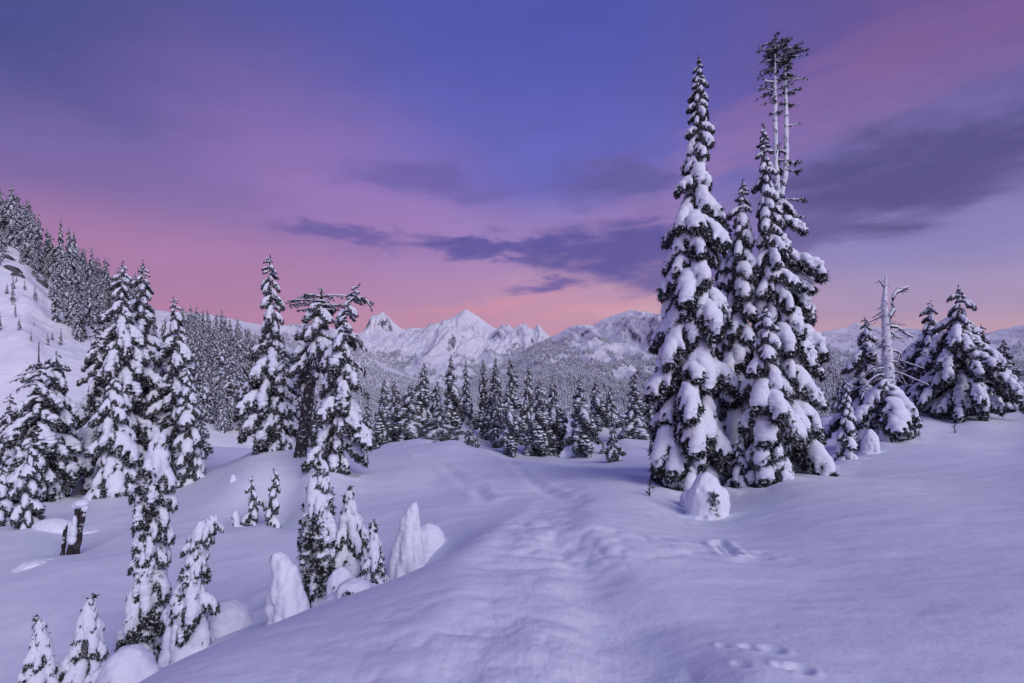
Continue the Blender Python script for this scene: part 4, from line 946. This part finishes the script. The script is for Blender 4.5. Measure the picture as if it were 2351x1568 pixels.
# ---------------------------------------------------------------- far forests, one mass each
def mini():
    p = []
    rr = np.random.default_rng(3)
    for k in range(4):
        z0 = .08+k*.22; r = .19*(1-k*.21); th_ = np.arange(7)/7*6.283+k; rad_ = r*rr.uniform(.7, 1.2, 7)
        V_ = np.vstack([np.stack([np.cos(th_)*rad_, np.sin(th_)*rad_, z0+rr.normal(0, .02, 7)], 1), [[0, 0, z0+.34]]])
        F_ = np.array([(j, (j+1) % 7, 7) for j in range(7)]); p.append((V_, F_, 0))
        q = np.vstack([V_[:7]*[.88, .88, 1]+[0, 0, .045], [[0, 0, z0+.36]]]); p.append((q, F_[::2] if k != 1 else F_[::3], 1))
    V_, F_, mi = merge(p); return mesh('far_conifer', V_, F_, [NEEDLEF, SNOWT], False, mi)
mo = bpy.data.objects.new('far_conifer', mini())
def forest(name, pts, scl, label):
    me = bpy.data.meshes.new(name); me.vertices.add(len(pts)); me.vertices.foreach_set('co', np.asarray(pts, np.float32).ravel())
    at = me.attributes.new('sz', 'FLOAT', 'POINT'); at.data.foreach_set('value', np.asarray(scl, np.float32))
    o = obj(name, me); tag(o, label, 'forest', kind='stuff')
    ng = bpy.data.node_groups.new(name, 'GeometryNodeTree')
    ng.interface.new_socket('Geometry', in_out='INPUT', socket_type='NodeSocketGeometry'); ng.interface.new_socket('Geometry', in_out='OUTPUT', socket_type='NodeSocketGeometry')
    N = ng.nodes; L = ng.links; gi = N.new('NodeGroupInput'); go = N.new('NodeGroupOutput')
    ip = N.new('GeometryNodeInstanceOnPoints'); oi = N.new('GeometryNodeObjectInfo'); oi.inputs[0].default_value = mo
    na = N.new('GeometryNodeInputNamedAttribute'); na.data_type = 'FLOAT'; na.inputs[0].default_value = 'sz'
    rv = N.new('FunctionNodeRandomValue'); rv.data_type = 'FLOAT_VECTOR'; rv.inputs[0].default_value = (0, 0, 0); rv.inputs[1].default_value = (0.05, 0.05, 6.28)
    L.new(gi.outputs[0], ip.inputs['Points']); L.new(oi.outputs['Geometry'], ip.inputs['Instance']); L.new(na.outputs[0], ip.inputs['Scale']); L.new(rv.outputs[0], ip.inputs['Rotation']); L.new(ip.outputs[0], go.inputs[0])
    o.modifiers.new('gn', 'NODES').node_group = ng
    return o
def scatter(H, D, x0, x1, df, n, zlo, zhi, thr, seed, size, drop=None):
    rng = np.random.default_rng(seed); n2 = n*5
    x = rng.uniform((x0-CX)/FV, (x1-CX)/FV, n2); y = D-df*rng.uniform(0, 1, n2)**.8; x = x*y
    z = H(x, y); e = 12.0; sl_ = np.hypot((H(x+e, y)-z)/e, (H(x, y+e)-z)/e)
    m = fbm(x/260, y/420, None, 4, seed)*1.35+fbm(x/60, y/90, None, 3, seed+2)*.5
    zz = (z-zlo)/(zhi-zlo)
    if drop is not None: zz = (z-zlo)/(zhi-drop*np.clip((x/y*FV+CX-1290)/90, 0, 1)-zlo)
    keep = (m > thr+np.clip(zz, -1, 1.5)*.75) & (sl_ < 1.1)
    x, y, z = x[keep][:n], y[keep][:n], z[keep][:n]
    return np.stack([x, y, z-1], 1), size*rng.uniform(.6, 1.3, len(x))
p, s = scatter(H2, 5200, 1000, 1700, 3900, 30000, -250, 380, -.66, 1, 23, 400); forest('far_forest', p, s, 'snow-dusted forest covering the wooded mountain behind the central trees')
p, s = scatter(H3, 3600, 400, 1150, 2400, 24000, -210, 100, -.7, 2, 20); forest('far_forest', p, s, 'snow-dusted forest on the spur below the far peaks')
p, s = scatter(H1, 9000, 560, 1400, 4200, 12000, -330, 60, -.3, 3, 28); forest('far_forest', p, s, 'scattered forest on the lower flanks of the far peaks')
p, s = scatter(H5, 3000, 2030, 2420, 1900, 9000, -300, 900, -.7, 4, 18); forest('far_forest', p, s, 'dark forest on the ridge at the right picture edge')
p, s = scatter(H6, 3300, 1640, 2200, 2100, 9000, -300, 500, -.6, 5, 20); forest('far_forest', p, s, 'dark forest on the shoulder behind the dead snag')
p, s = scatter(H4, 8000, 1750, 2420, 3600, 5000, -100, 200, 0, 6, 26); forest('far_forest', p, s, 'scattered forest below the eastern range')
def gflat(x, y): return ground_h(x, y, False)
p, s = scatter(gflat, 3300, 300, 2500, 2600, 16000, -400, 400, -.6, 7, 19); forest('valley_forest', p, s, 'forest filling the valley floor below the snowfield')

# ---------------------------------------------------------------- the air
bm = bmesh.new(); bmesh.ops.create_cube(bm, size=1.0); hm = bpy.data.meshes.new('haze'); bm.to_mesh(hm); bm.free()
zt = 1000.0; zb = -760.0
hz = obj('haze', hm, None, (0, 0, (zt+zb)/2)); hz.scale = (36000, 36000, zt-zb); tag(hz, 'thin lilac evening haze between the snowfield and the mountains', 'haze', kind='stuff')
m_ = bpy.data.materials.new('haze_air'); m_.use_nodes = True; n = m_.node_tree.nodes; n.clear()
pv = n.new('ShaderNodeVolumePrincipled'); mo_ = n.new('ShaderNodeOutputMaterial'); m_.node_tree.links.new(pv.outputs[0], mo_.inputs['Volume'])
pv.inputs['Color'].default_value = (0.95, 0.88, 0.95, 1); pv.inputs['Density'].default_value = 0.000018; pv.inputs['Anisotropy'].default_value = 0.1
hm.materials.append(m_)
